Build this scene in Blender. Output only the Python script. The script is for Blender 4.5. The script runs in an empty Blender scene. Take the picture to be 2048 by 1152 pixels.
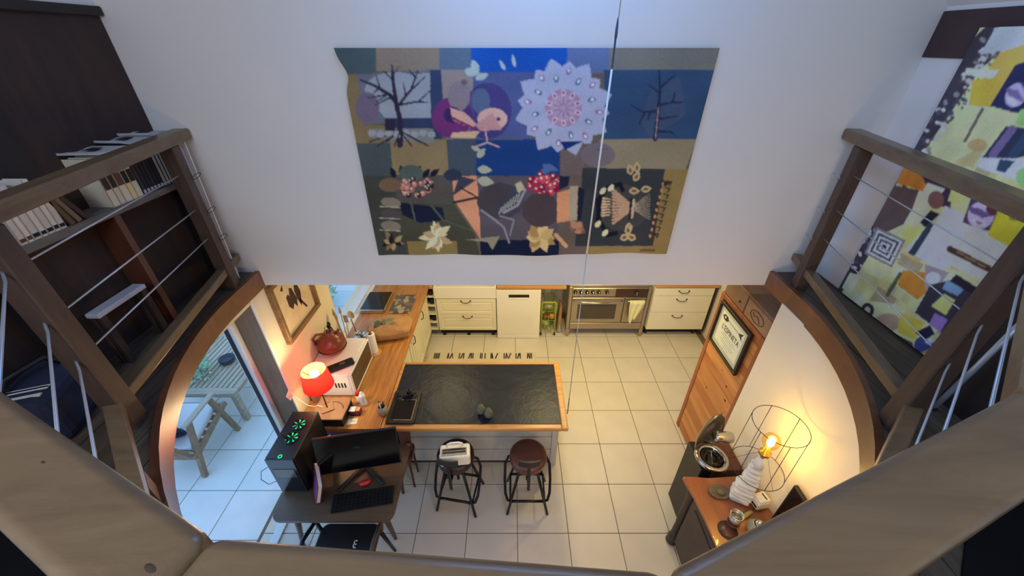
import bpy, bmesh, math, random
import numpy as np
from mathutils import Vector, Matrix, Euler

random.seed(7)
R = math.radians
S = bpy.context.scene
COL = S.collection

# ------------------------------------------------------------------ camera, world, light, exposure
CAM_H, PITCH, FPX = 3.67, 32.62, 770.0
cam_d = bpy.data.cameras.new('camera')
cam_d.sensor_width = 36.0
cam_d.lens = 36.0 * FPX / 2048.0
cam_d.clip_start = 0.02
cam = bpy.data.objects.new('camera', cam_d)
cam.location = (0, 0, CAM_H)
cam.rotation_euler = (R(90 - PITCH), 0, 0)
COL.objects.link(cam)
S.camera = cam
S.view_settings.view_transform = 'Standard'
S.view_settings.look = 'None'
S.view_settings.gamma = 1.0
S.view_settings.exposure = 0.0
S.view_settings.use_curve_mapping = False

wd = bpy.data.worlds.new('overcast_dusk_sky')
S.world = wd
wd.use_nodes = True
bg = wd.node_tree.nodes['Background']
bg.inputs['Color'].default_value = (0.30, 0.57, 1.0, 1)
bg.inputs['Strength'].default_value = 1.8


def area(name, loc, size, col, power, rot=(0, 0, 0), spread=180):
    l = bpy.data.lights.new(name, 'AREA')
    l.shape = 'RECTANGLE'
    l.size, l.size_y = size
    l.color = col
    l.energy = power
    l.spread = R(spread)
    o = bpy.data.objects.new(name, l)
    o.location = loc
    o.rotation_euler = [R(a) for a in rot]
    COL.objects.link(o)
    return o


def point(name, loc, col, power, r=0.03):
    l = bpy.data.lights.new(name, 'POINT')
    l.color = col
    l.energy = power
    l.shadow_soft_size = r
    o = bpy.data.objects.new(name, l)
    o.location = loc
    COL.objects.link(o)
    return o


# daylight falling through the skylight over the void
area('skylight_daylight', (0.22, 1.9, 4.62), (1.1, 0.6), (0.12, 0.38, 1.0), 15)
# unseen cool fill, added behind the viewer to lift the gallery walls
area('gallery_fill_light', (-0.5, -1.5, 4.4), (1.6, 0.8), (0.54, 0.74, 1.0), 45, rot=(50, 0, -8))
point('near_rail_fill', (-1.1, -0.7, 4.0), (1.0, 0.80, 0.55), 10, 0.1)  # unseen warm fill, added to brighten the near handrail
# unseen warm fill, added under the gallery for lower wall and front floor
point('lower_fill_light', (0.75, 0.0, 1.75), (1.0, 0.72, 0.46), 30, 0.12)
# kitchen downlights, in the kitchen ceiling
for kx, ky, kp in ((-0.8, 3.45, 10), (0.45, 3.1, 17), (1.35, 3.5, 17)):
    area('kitchen_downlight', (kx, ky, 2.13), (0.22, 0.22), (1.0, 0.80, 0.36), kp)
# daylight at the sliding door
area('sliding_door_daylight', (-1.83, 1.0, 1.1), (1.9, 1.7), (0.45, 0.70, 1.0), 7, rot=(0, -90, 0))


# ------------------------------------------------------------------ helpers
def lin(c):
    c = c / 255.0
    return c / 12.92 if c <= 0.04045 else ((c + 0.055) / 1.055) ** 2.4


def C(r, g, b):
    return (lin(r), lin(g), lin(b), 1.0)


def _nt(name):
    m = bpy.data.materials.new(name)
    m.use_nodes = True
    return m, m.node_tree, m.node_tree.nodes['Principled BSDF']


def paint(name, col, rough=0.5, metal=0.0, var=0.08, scale=6.0, bump=0.0, bscale=60.0, spec=0.5, coat=0.0):
    m, t, b = _nt(name)
    b.inputs['Roughness'].default_value = rough
    b.inputs['Metallic'].default_value = metal
    b.inputs['Specular IOR Level'].default_value = spec
    b.inputs['Coat Weight'].default_value = coat
    tc = t.nodes.new('ShaderNodeTexCoord')
    n = t.nodes.new('ShaderNodeTexNoise')
    n.inputs['Scale'].default_value = scale
    n.inputs['Detail'].default_value = 3
    t.links.new(tc.outputs['Object'], n.inputs['Vector'])
    r = t.nodes.new('ShaderNodeValToRGB')
    r.color_ramp.elements[0].position = 0.3
    r.color_ramp.elements[1].position = 0.7
    r.color_ramp.elements[0].color = tuple(max(0, c * (1 - var)) for c in col[:3]) + (1,)
    r.color_ramp.elements[1].color = tuple(min(1, c * (1 + var)) for c in col[:3]) + (1,)
    t.links.new(n.outputs['Fac'], r.inputs['Fac'])
    t.links.new(r.outputs['Color'], b.inputs['Base Color'])
    if bump:
        n2 = t.nodes.new('ShaderNodeTexNoise')
        n2.inputs['Scale'].default_value = bscale
        n2.inputs['Detail'].default_value = 4
        t.links.new(tc.outputs['Object'], n2.inputs['Vector'])
        bp = t.nodes.new('ShaderNodeBump')
        bp.inputs['Strength'].default_value = bump
        bp.inputs['Distance'].default_value = 0.01
        t.links.new(n2.outputs['Fac'], bp.inputs['Height'])
        t.links.new(bp.outputs['Normal'], b.inputs['Normal'])
    return m


def wood(name, c1, c2, axis='x', grain=22.0, stretch=12.0, rough=0.5, bump=0.15, c3=None, coat=0.0):
    m, t, b = _nt(name)
    b.inputs['Roughness'].default_value = rough
    b.inputs['Coat Weight'].default_value = coat
    tc = t.nodes.new('ShaderNodeTexCoord')
    mp = t.nodes.new('ShaderNodeMapping')
    sc = {'x': (1 / stretch, 1, 1), 'y': (1, 1 / stretch, 1), 'z': (1, 1, 1 / stretch)}[axis]
    mp.inputs['Scale'].default_value = sc
    t.links.new(tc.outputs['Object'], mp.inputs['Vector'])
    n = t.nodes.new('ShaderNodeTexNoise')
    n.inputs['Scale'].default_value = grain
    n.inputs['Detail'].default_value = 6
    n.inputs['Roughness'].default_value = 0.65
    n.inputs['Distortion'].default_value = 0.6
    t.links.new(mp.outputs['Vector'], n.inputs['Vector'])
    r = t.nodes.new('ShaderNodeValToRGB')
    r.color_ramp.elements[0].position = 0.32
    r.color_ramp.elements[1].position = 0.68
    r.color_ramp.elements[0].color = c1
    r.color_ramp.elements[1].color = c2
    if c3:
        e = r.color_ramp.elements.new(0.22)
        e.color = c3
    t.links.new(n.outputs['Fac'], r.inputs['Fac'])
    t.links.new(r.outputs['Color'], b.inputs['Base Color'])
    bp = t.nodes.new('ShaderNodeBump')
    bp.inputs['Strength'].default_value = bump
    bp.inputs['Distance'].default_value = 0.004
    t.links.new(n.outputs['Fac'], bp.inputs['Height'])
    t.links.new(bp.outputs['Normal'], b.inputs['Normal'])
    return m


def glow(name, col, strength):
    m, t, b = _nt(name)
    b.inputs['Base Color'].default_value = col
    b.inputs['Emission Color'].default_value = col
    b.inputs['Emission Strength'].default_value = strength
    return m


def glass(name, col=(1, 1, 1, 1), refl=0.12, rough=0.03):
    m = bpy.data.materials.new(name)
    m.use_nodes = True
    t = m.node_tree
    t.nodes.clear()
    out = t.nodes.new('ShaderNodeOutputMaterial')
    mix = t.nodes.new('ShaderNodeMixShader')
    tr = t.nodes.new('ShaderNodeBsdfTransparent')
    tr.inputs['Color'].default_value = col
    gl = t.nodes.new('ShaderNodeBsdfGlossy')
    gl.inputs['Roughness'].default_value = rough
    lw = t.nodes.new('ShaderNodeLayerWeight')
    lw.inputs['Blend'].default_value = 0.5
    pw_ = t.nodes.new('ShaderNodeMath')
    pw_.operation = 'POWER'
    pw_.inputs[1].default_value = 4.0
    t.links.new(lw.outputs['Facing'], pw_.inputs[0])
    mx = t.nodes.new('ShaderNodeMath')
    mx.operation = 'MULTIPLY_ADD'
    mx.inputs[1].default_value = 0.5
    mx.inputs[2].default_value = refl * 0.3
    t.links.new(pw_.outputs['Value'], mx.inputs[0])
    t.links.new(mx.outputs['Value'], mix.inputs['Fac'])
    t.links.new(tr.outputs['BSDF'], mix.inputs[1])
    t.links.new(gl.outputs['BSDF'], mix.inputs[2])
    t.links.new(mix.outputs['Shader'], out.inputs['Surface'])
    return m


def vcol(name, rough=0.9, bump=0.25, bscale=500):
    m, t, b = _nt(name)
    b.inputs['Roughness'].default_value = rough
    b.inputs['Specular IOR Level'].default_value = 0.15
    a = t.nodes.new('ShaderNodeVertexColor')
    a.layer_name = 'print'
    t.links.new(a.outputs['Color'], b.inputs['Base Color'])
    tc = t.nodes.new('ShaderNodeTexCoord')
    n = t.nodes.new('ShaderNodeTexNoise')
    n.inputs['Scale'].default_value = bscale
    t.links.new(tc.outputs['Object'], n.inputs['Vector'])
    bp = t.nodes.new('ShaderNodeBump')
    bp.inputs['Strength'].default_value = bump
    bp.inputs['Distance'].default_value = 0.003
    t.links.new(n.outputs['Fac'], bp.inputs['Height'])
    t.links.new(bp.outputs['Normal'], b.inputs['Normal'])
    return m


class MB:
    """collects shapes into one bmesh; build() links it as ONE mesh object"""

    def __init__(self):
        self.bm = bmesh.new()

    def _join(self, b, mat=None, smooth=False):
        if mat is not None:
            bmesh.ops.transform(b, matrix=mat, verts=b.verts)
        bmesh.ops.recalc_face_normals(b, faces=b.faces)
        for f in b.faces:
            f.smooth = smooth
        me = bpy.data.meshes.new('tmp')
        b.to_mesh(me)
        b.free()
        self.bm.from_mesh(me)
        bpy.data.meshes.remove(me)
        return self

    def box(self, x0, x1, y0, y1, z0, z1, bev=0.0, seg=1, mat=None, smooth=False):
        b = bmesh.new()
        bmesh.ops.create_cube(b, size=1.0)
        for v in b.verts:
            v.co = Vector(((x0 + x1) / 2 + v.co.x * (x1 - x0), (y0 + y1) / 2 + v.co.y * (y1 - y0), (z0 + z1) / 2 + v.co.z * (z1 - z0)))
        if bev > 0:
            bmesh.ops.bevel(b, geom=list(b.edges), offset=bev, segments=seg, profile=0.5, affect='EDGES')
        return self._join(b, mat, smooth)

    def bar(self, p, q, w, h, bev=0.0, up=(0, 0, 1), ext=0.0, seg=1):
        p, q = Vector(p), Vector(q)
        d = q - p
        L = d.length
        x = d.normalized()
        z = Vector(up)
        y = z.cross(x)
        if y.length < 1e-4:
            y = Vector((0, 1, 0)).cross(x)
        y.normalize()
        z = x.cross(y)
        m = Matrix((x, y, z)).transposed().to_4x4()
        m.translation = (p + q) / 2
        return self.box(-L / 2 - ext, L / 2 + ext, -w / 2, w / 2, -h / 2, h / 2, bev, seg, m)

    def tube(self, pts, r, n=8, closed=False, r2=None):
        pts = [Vector(p) for p in pts]
        N = len(pts)
        b = bmesh.new()
        rings = []
        prev = None
        for i, p in enumerate(pts):
            if closed:
                d = pts[(i + 1) % N] - pts[i - 1]
            else:
                d = pts[min(i + 1, N - 1)] - pts[max(i - 1, 0)]
            d.normalize()
            if prev is None:
                a = Vector((0, 0, 1)) if abs(d.z) < 0.9 else Vector((1, 0, 0))
                u = d.cross(a).normalized()
            else:
                u = (prev - d * prev.dot(d)).normalized()
            prev = u
            w = d.cross(u)
            rr = r if r2 is None else r + (r2 - r) * i / max(1, N - 1)
            rings.append([b.verts.new(p + (u * math.cos(t) + w * math.sin(t)) * rr) for t in [2 * math.pi * k / n for k in range(n)]])
        M = N if closed else N - 1
        for i in range(M):
            A, B = rings[i], rings[(i + 1) % N]
            for k in range(n):
                b.faces.new((A[k], A[(k + 1) % n], B[(k + 1) % n], B[k]))
        if not closed:
            b.faces.new(rings[0])
            b.faces.new(rings[-1])
        return self._join(b, None, True)

    def lathe(self, prof, c=(0, 0, 0), n=20, mat=None, a0=0.0, a1=360.0, sharp=False):
        b = bmesh.new()
        full = abs(a1 - a0 - 360) < 1e-6
        K = n if full else n + 1
        rows = []
        for (r, z) in prof:
            if r < 1e-6:
                rows.append([b.verts.new((0, 0, z))])
            else:
                rows.append([b.verts.new((r * math.cos(R(a0 + (a1 - a0) * k / n)), r * math.sin(R(a0 + (a1 - a0) * k / n)), z)) for k in range(K)])
        for A, B in zip(rows[:-1], rows[1:]):
            for k in range(n):
                k2 = (k + 1) % K
                q = [A[k % len(A)], A[k2 % len(A)], B[k2 % len(B)], B[k % len(B)]]
                u = []
                for v in q:
                    if v not in u:
                        u.append(v)
                if len(u) > 2:
                    try:
                        b.faces.new(u)
                    except ValueError:
                        pass
        m = Matrix.Translation(Vector(c))
        if mat is not None:
            m = m @ mat
        return self._join(b, m, not sharp)

    def prism(self, poly, z0, z1, mat=None, smooth=False, bev=0.0, seg=2):
        b = bmesh.new()
        lo = [b.verts.new((x, y, z0)) for x, y in poly]
        hi = [b.verts.new((x, y, z1)) for x, y in poly]
        b.faces.new(lo)
        b.faces.new(hi)
        n = len(poly)
        for i in range(n):
            b.faces.new((lo[i], lo[(i + 1) % n], hi[(i + 1) % n], hi[i]))
        if bev:
            bmesh.ops.bevel(b, geom=list(b.edges), offset=bev, segments=seg, profile=0.5, affect='EDGES')
        return self._join(b, mat, smooth)

    def ell(self, c, rad, u=16, v=10, mat=None):
        b = bmesh.new()
        bmesh.ops.create_uvsphere(b, u_segments=u, v_segments=v, radius=1.0)
        m = Matrix.Translation(Vector(c)) @ (mat if mat is not None else Matrix.Identity(4)) @ Matrix.Diagonal((rad[0], rad[1], rad[2], 1))
        return self._join(b, m, True)

    def quads(self, vs, fs, smooth=False):
        b = bmesh.new()
        vv = [b.verts.new(v) for v in vs]
        for f in fs:
            b.faces.new([vv[i] for i in f])
        return self._join(b, None, smooth)

    def build(self, name, mat, parent=None, world=False):
        me = bpy.data.meshes.new(name)
        if world and parent is not None:
            o = parent
            off = Vector((0, 0, 0))
            while o is not None:
                off += o.location
                o = o.parent
            bmesh.ops.translate(self.bm, verts=self.bm.verts, vec=-off)
        self.bm.to_mesh(me)
        self.bm.free()
        me.materials.append(mat)
        ob = bpy.data.objects.new(name, me)
        COL.objects.link(ob)
        if parent is not None:
            ob.parent = parent
        return ob


def thing(name, label, cat, loc=(0, 0, 0), rz=0.0, group=None):
    o = bpy.data.objects.new(name, None)
    o.empty_display_size = 0.05
    o.location = loc
    o.rotation_euler = (0, 0, R(rz))
    COL.objects.link(o)
    tag(o, label, cat, group)
    return o


def tag(o, label, cat, group=None, kind=None):
    o['label'] = label
    o['category'] = cat
    if group:
        o['group'] = group
    if kind:
        o['kind'] = kind
    return o


def struct(name, mb, mat, parent=None, world=False):
    o = mb.build(name, mat, parent, world)
    if parent is None:
        o['kind'] = 'structure'
    return o


def part(name, mb, mat, parent, label=None, world=False):
    o = mb.build(name, mat, parent, world)
    if label:
        o['label'] = label
    return o


def inst(ob, parent, loc, rot=None, name=None):
    c = ob.copy()
    COL.objects.link(c)
    c.parent = parent
    c.location = loc
    if rot is not None:
        c.rotation_euler = rot
    return c


def dup(root, loc, rz=0.0, label=None, group=None):
    r = root.copy()
    COL.objects.link(r)
    r.location = loc
    r.rotation_euler = (0, 0, R(rz))
    if label:
        r['label'] = label
    if group:
        r['group'] = group
    for ch in list(root.children):
        c = ch.copy()
        COL.objects.link(c)
        c.parent = r
        for g in list(ch.children):
            d = g.copy()
            COL.objects.link(d)
            d.parent = c
    return r


def local(p, root):
    return (Vector(p) - root.location)


def rrect(x0, x1, y0, y1, r, n=5):
    out = []
    for cx, cy, a in ((x1 - r, y1 - r, 0), (x0 + r, y1 - r, 90), (x0 + r, y0 + r, 180), (x1 - r, y0 + r, 270)):
        for k in range(n + 1):
            t = R(a + 90 * k / n)
            out.append((cx + r * math.cos(t), cy + r * math.sin(t)))
    return out


# ------------------------------------------------------------------ materials
M = {}
M['white_wall'] = paint('white_plaster', C(232, 226, 222), 0.85, var=0.02, scale=1.5, bump=0.12, bscale=14, spec=0.2)
M['cream_wall'] = paint('cream_plaster', C(238, 226, 200), 0.8, var=0.02, scale=1.5, bump=0.1, bscale=14, spec=0.2)
M['tile'] = paint('beige_floor_tile', C(214, 205, 188), 0.42, var=0.05, scale=3.5, bump=0.03, bscale=40)
M['tile_out'] = paint('pale_terrace_tile', C(225, 224, 220), 0.6, var=0.05, scale=3.5, bump=0.05, bscale=40)
M['grout'] = paint('grey_brown_grout', C(120, 105, 82), 0.9, var=0.1, scale=20)
M['rail'] = wood('brown_rail_wood', C(96, 74, 54), C(124, 100, 72), 'y', 18, 6, 0.3, 0.25, c3=C(66, 48, 36))
M['rail_x'] = wood('brown_rail_wood_crosswise', C(112, 88, 64), C(142, 114, 82), 'x', 18, 6, 0.28, 0.22, c3=C(78, 58, 42))
M['post'] = wood('brown_post_wood', C(66, 49, 42), C(88, 66, 54), 'z', 26, 9, 0.5, 0.3)
M['deck'] = wood('grey_brown_floorboard', C(66, 54, 44), C(100, 86, 72), 'y', 30, 14, 0.55, 0.35, c3=C(52, 40, 32))
M['fascia'] = wood('reddish_fascia_wood', C(98, 54, 34), C(128, 76, 48), 'x', 8, 3, 0.33, 0.04)
M['fascia'].node_tree.nodes['Principled BSDF'].inputs['Specular IOR Level'].default_value = 0.9
M['dark_wood'] = wood('dark_red_brown_wood', C(40, 27, 26), C(60, 40, 34), 'z', 14, 6, 0.7, 0.2)
M['dark_wood2'] = wood('nearly_black_brown_wood', C(26, 20, 20), C(38, 28, 26), 'z', 14, 6, 0.6, 0.2)
M['shelf_wood'] = wood('worn_grey_shelf_wood', C(84, 76, 70), C(120, 112, 104), 'y', 16, 4, 0.7, 0.4, c3=C(44, 38, 36))
M['cable'] = paint('galvanised_cable_grey', C(196, 200, 208), 0.35, 0.6, var=0.05)
M['butcher'] = wood('oiled_butcher_block', C(176, 118, 58), C(212, 158, 92), 'x', 30, 16, 0.38, 0.1, c3=C(140, 86, 40))
M['butcher_y'] = wood('oiled_butcher_block_lengthwise', C(160, 102, 50), C(200, 142, 80), 'y', 30, 10, 0.38, 0.1, c3=C(122, 74, 36))
M['slate'] = paint('black_slate', C(24, 30, 46), 0.42, var=0.25, scale=7, bump=0.5, bscale=14, spec=.32)
M['island_board'] = paint('pale_grey_painted_board', C(196, 192, 184), 0.55, var=0.04, bump=0.06, bscale=25)
M['cream'] = paint('cream_cabinet_lacquer', C(236, 228, 200), 0.4, var=0.015)
M['enamel'] = paint('white_enamel', C(240, 234, 216), 0.25, var=0.01)
M['steel'] = paint('brushed_steel', C(176, 164, 146), 0.36, 0.85, var=0.05, scale=30)
M['chrome'] = paint('polished_steel', C(205, 200, 192), 0.14, 1.0, var=0.02)
M['bronze'] = paint('dark_bronze_handle', C(88, 72, 48), 0.35, 0.8, var=0.05)
M['black'] = paint('matt_black', C(20, 20, 22), 0.45, var=0.1)
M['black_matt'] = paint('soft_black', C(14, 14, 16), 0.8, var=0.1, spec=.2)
M['black_gloss'] = paint('black_gloss', C(10, 11, 14), 0.12, var=0.05)
M['black_metal'] = paint('black_metal_tube', C(18, 18, 24), 0.35, 0.3, var=0.05)
M['dark_gap'] = paint('dark_recess', C(38, 32, 28), 0.9, var=0.1)
M['oven_glass'] = paint('oven_glass', C(70, 64, 54), 0.12, var=0.05)
M['pine'] = wood('orange_pine', C(178, 108, 54), C(212, 146, 82), 'y', 16, 10, 0.4, 0.1, c3=C(134, 72, 36))
M['pine2'] = wood('darker_orange_pine', C(160, 90, 44), C(198, 126, 66), 'y', 16, 10, 0.4, 0.1, c3=C(116, 60, 30))
M['pine_stile'] = wood('brown_pine_stile', C(140, 78, 44), C(168, 98, 58), 'z', 16, 10, 0.45, 0.1)
M['leather'] = paint('brown_leather', C(96, 56, 42), 0.36, var=0.12, scale=12, bump=0.1, bscale=90)
M['leather_dark'] = paint('dark_brown_leather', C(48, 26, 26), 0.36, var=0.12, scale=12, bump=0.1, bscale=90)
M['tan_leather'] = wood('tan_carved_wood', C(140, 104, 78), C(164, 126, 96), 'y', 12, 3, 0.55, 0.15)
M['box_wood'] = wood('old_brown_box_wood', C(118, 88, 66), C(140, 106, 80), 'y', 10, 4, 0.6, 0.2)
M['desk'] = wood('walnut_desk_top', C(60, 45, 32), C(84, 64, 44), 'x', 14, 9, 0.4, 0.1)
M['desk_leg'] = wood('dark_walnut_leg', C(64, 36, 26), C(84, 50, 36), 'z', 14, 9, 0.4, 0.1)
M['terracotta'] = paint('glazed_terracotta', C(122, 58, 44), 0.3, var=0.18, scale=9, bump=0.1, bscale=20)
M['red'] = paint('red_plastic', C(205, 40, 36), 0.4, var=0.03)
M['white_plastic'] = paint('white_plastic', C(238, 236, 232), 0.35, var=0.02)
M['paper'] = paint('white_paper', C(226, 222, 212), 0.85, var=0.03)
M['grey_paper'] = paint('grey_worn_paper', C(176, 176, 182), 0.85, var=0.1, scale=14)
M['kraft'] = paint('kraft_paper', C(170, 128, 84), 0.85, var=0.08, scale=8, bump=0.35, bscale=18)
M['teak_grey'] = wood('weathered_teak', C(158, 142, 122), C(192, 178, 158), 'y', 24, 12, 0.7, 0.2)
M['teak_x'] = wood('weathered_teak_crosswise', C(158, 142, 122), C(192, 178, 158), 'x', 24, 12, 0.7, 0.2)
M['chair_wood'] = wood('brown_chair_wood', C(132, 108, 84), C(164, 138, 110), 'z', 24, 9, 0.6, 0.2)
M['navy'] = paint('navy_cloth', C(34, 38, 62), 0.9, var=0.1, scale=20)
M['alu'] = paint('pale_aluminium', C(226, 228, 228), 0.5, 0.0, var=0.02)
M['brown_frame'] = wood('grey_brown_jamb', C(122, 100, 80), C(142, 120, 96), 'z', 16, 10, 0.85, 0.15)
M['glass'] = glass('clear_glass')
M['jar_glass'] = glass('jar_glass', (0.86, 0.9, 0.9, 1), 0.5)
M['leaf'] = paint('green_leaf', C(165, 205, 170), 0.6, var=0.35, scale=14)
M['green'] = paint('lime_green_lacquer', C(170, 190, 70), 0.4, var=0.03)
M['gold'] = paint('brass', C(214, 170, 70), 0.25, 0.9, var=0.03)
M['avocado'] = paint('grey_green_skin', C(104, 108, 84), 0.4, var=0.2, scale=14, bump=0.15, bscale=60)
M['ceramic'] = paint('white_matt_ceramic', C(226, 226, 220), 0.5, var=0.02)
M['sideboard'] = wood('polished_red_brown_wood', C(128, 72, 40), C(164, 100, 58), 'y', 10, 6, 0.3, 0.08, coat=0.3)
M['sideboard_dark'] = wood('dark_sideboard_wood', C(50, 38, 34), C(66, 52, 46), 'z', 12, 6, 0.5, 0.15)

# ------------------------------------------------------------------ the setting
XL, XR = -2.12, 2.2          # gallery side walls
YW = 2.4                     # upper back wall
GX = 1.85                    # ground-floor side walls at +-GX
ZD = 2.27                    # gallery deck
ACX, ACY, AR = 0.02, 2.09, 1.838

# ground floor: grout slab with a tile for every tile
fl = struct('floor', MB().box(-1.95, 2.95, -2.6, 5.1, -0.12, -0.004), M['grout'])
TS = 0.45
tile_src = MB().box(-TS / 2 + 0.003, TS / 2 - 0.003, -TS / 2 + 0.003, TS / 2 - 0.003, -0.012, 0.0, 0.002).build('tile', M['tile'], fl)
first = True
for i in range(-7, 5):
    for j in range(-1, 11):
        cx, cy = 0.949 + TS * (i + 0.5), 3.953 - TS * (j - 0.5)
        if cx < -2.0 or cx > 2.95 or (cx < -1.6 and cy > 2.3 and cx < -1.95):
            continue
        if first:
            tile_src.location = (cx, cy, 0)
            first = False
        else:
            inst(tile_src, fl, (cx, cy, random.uniform(-0.0006, 0.0)))
ft = struct('floor_terrace', MB().box(-7.5, -1.95, -2.6, 9.0, -0.14, -0.024), M['grout'])
tile_o = MB().box(-TS / 2 + 0.003, TS / 2 - 0.003, -TS / 2 + 0.003, TS / 2 - 0.003, -0.012, 0.0, 0.002).build('tile', M['tile_out'], ft)
first = True
for i in range(0, 9):
    for j in range(-2, 12):
        cx, cy = -2.69 + 0.455 - 0.455 * (i - 0.5) - 0.455, 2.10 + 0.445 * (j - 0.5)
        if cx > -1.97 - 0.2:
            continue
        if first:
            tile_o.location = (cx, cy, -0.02)
            tile_o.scale = (0.455 / 0.45, 0.445 / 0.45, 1)
            first = False
        else:
            inst(tile_o, ft, (cx, cy, -0.02 + random.uniform(-0.0006, 0)))

# upper back wall, gable shaped, over the kitchen opening
b = MB()
gab = [(XL - 0.1, 2.16), (XR + 0.1, 2.16), (XR + 0.1, 3.72), (1.3, 4.75), (-1.25, 4.75), (XL - 0.1, 3.72)]
b.prism(gab, -YW - 0.15, -YW, Matrix.Rotation(R(90), 4, 'X'))
struct('wall_back', b, M['white_wall'])
struct('wall_left', MB().box(XL - 0.12, XL, -2.5, YW, 2.16, 3.9), M['white_wall'])
struct('wall_right', MB().box(XR, XR + 0.12, -2.5, YW, 2.16, 3.9), M['white_wall'])
struct('wall_front', MB().box(-2.4, 2.95, -2.6, -2.5, 0, 5.4), M['white_wall'])
b = MB()
for (xa, za, xb, zb) in ((XR + 0.02, 3.80, 1.3, 4.7), (XL - 0.02, 3.83, -1.25, 4.7)):
    vs = [(xa, -2.5, za), (xa, YW, za), (xb, YW, zb), (xb, -2.5, zb), (xa, -2.5, za + 0.1), (xa, YW, za + 0.1), (xb, YW, zb + 0.1), (xb, -2.5, zb + 0.1)]
    b.quads(vs, [(0, 1, 2, 3), (4, 5, 6, 7), (0, 1, 5, 4), (1, 2, 6, 5), (2, 3, 7, 6), (3, 0, 4, 7)])
for (x0, x1, y0, y1) in ((-1.28, 1.33, -2.5, 1.5), (-1.28, 1.33, 2.3, YW), (-1.28, -0.5, 1.5, 2.3), (0.94, 1.33, 1.5, 2.3)):
    b.box(x0, x1, y0, y1, 4.7, 4.8)
struct('ceiling', b, M['white_wall'])
w1 = struct('window_1', MB().box(-0.5, -0.44, 1.5, 2.3, 4.7, 4.78).box(0.88, 0.94, 1.5, 2.3, 4.7, 4.78).box(-0.44, 0.88, 1.5, 1.56, 4.7, 4.78).box(-0.44, 0.88, 2.24, 2.3, 4.7, 4.78), M['alu'])
struct('window_pane', MB().box(-0.44, 0.88, 1.56, 2.24, 4.735, 4.745), M['glass'], w1)
struct('trim_1', MB().box(XR - 0.012, XR, -2.5, YW, 3.60, 3.80, 0.003), paint('purple_brown_beam', C(70, 50, 50), .7, var=.1))   # wall plate, right
struct('trim_2', MB().box(XL, XL + 0.02, -2.5, YW, 3.80, 3.9, 0.004), M['white_wall'])

# gallery floor with its rounded void
def arc_y(x, r):
    dx = x - ACX
    return ACY - math.sqrt(max(0.0, r * r - dx * dx)) if abs(dx) < r else YW

def deck_poly(xa, xb, r):
    n = 5
    xs = [xa + (xb - xa) * k / n for k in range(n + 1)]
    top = [(x, arc_y(x, r)) for x in reversed(xs)]
    return [(xa, -2.5), (xb, -2.5)] + top

b = MB()
n = 36
for k in range(n):
    xa, xb = XL + (XR - XL) * k / n, XL + (XR - XL) * (k + 1) / n
    b.prism(deck_poly(xa, xb, AR + 0.02), 2.165, 2.245)
fm = struct('floor_mezzanine', b, M['white_wall'])
pw = 0.113
x = XL
while x < XR - 0.02:
    xb = min(x + pw, XR)
    struct('plank', MB().prism(deck_poly(x + 0.0025, xb - 0.0025, AR + 0.02), 2.245, ZD + random.uniform(-0.0015, 0.0015)), M['deck'], fm)
    x += pw

b = MB()
pts = []
for k in range(49):
    t = R(180 + 180 * k / 48)
    pts.append((math.cos(t), math.sin(t)))
prof = [((-1, 0), YW - ACY)] + [(p, 0) for p in pts] + [((1, 0), YW - ACY)]
vs, fs = [], []
for (c, s), dy in prof:
    for r_, z in ((AR, 2.15), (AR, 2.28), (AR + 0.03, 2.28), (AR + 0.03, 2.15)):
        vs.append((ACX + c * r_, ACY + s * r_ + dy, z))
for q in range(4):
    sv, sf = [], []
    for k in range(len(prof)):
        sv += [vs[4 * k + q], vs[4 * k + (q + 1) % 4]]
        if k:
            sf.append((2 * k - 2, 2 * k - 1, 2 * k + 1, 2 * k))
    b.quads(sv, sf, True)          # each side keeps its own sharp border
b.quads([vs[q] for q in range(4)], [(0, 1, 2, 3)])
b.quads([vs[-4 + q] for q in range(4)], [(0, 1, 2, 3)])
struct('trim_3', b, M['fascia'])                      # curved edge board of the void

# kitchen shell under and behind the upper wall
struct('ceiling_kitchen', MB().box(-1.97, 2.95, YW + 0.15, 5.1, 2.16, 2.28), M['white_wall'])
struct('wall_kitchen_back', MB().box(-1.97, 2.95, 5.0, 5.1, 0, 2.16), M['cream_wall'])
struct('wall_kitchen_right', MB().box(2.83, 2.93, 2.95, 5.0, 0, 2.16), M['cream_wall'])
b = MB()
b.box(-2.10, -GX, 2.24, 3.27, 0, 2.16).box(-2.10, -GX, 4.62, 5.0, 0, 2.16).box(-2.10, -GX, 3.27, 4.62, 0, 0.89).box(-2.10, -GX, 3.27, 4.62, 2.03, 2.16)
b.box(-2.10, -GX, -2.5, -0.6, 0, 2.16).box(-2.10, -GX, -0.6, 2.24, 2.1, 2.16)
struct('wall_kitchen_left', b, M['cream_wall'])
w2 = struct('window_2', MB().box(-1.96, -1.9, 3.27, 3.31, 0.89, 2.03).box(-1.96, -1.9, 4.58, 4.62, 0.89, 2.03).box(-1.95, -1.91, 3.31, 4.58, 0.89, 0.905).box(-1.96, -1.9, 3.31, 4.58, 1.98, 2.03), M['alu'])
struct('window_pane', MB().box(-1.935, -1.925, 3.31, 4.58, 0.905, 1.98), M['glass'], w2)
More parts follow.
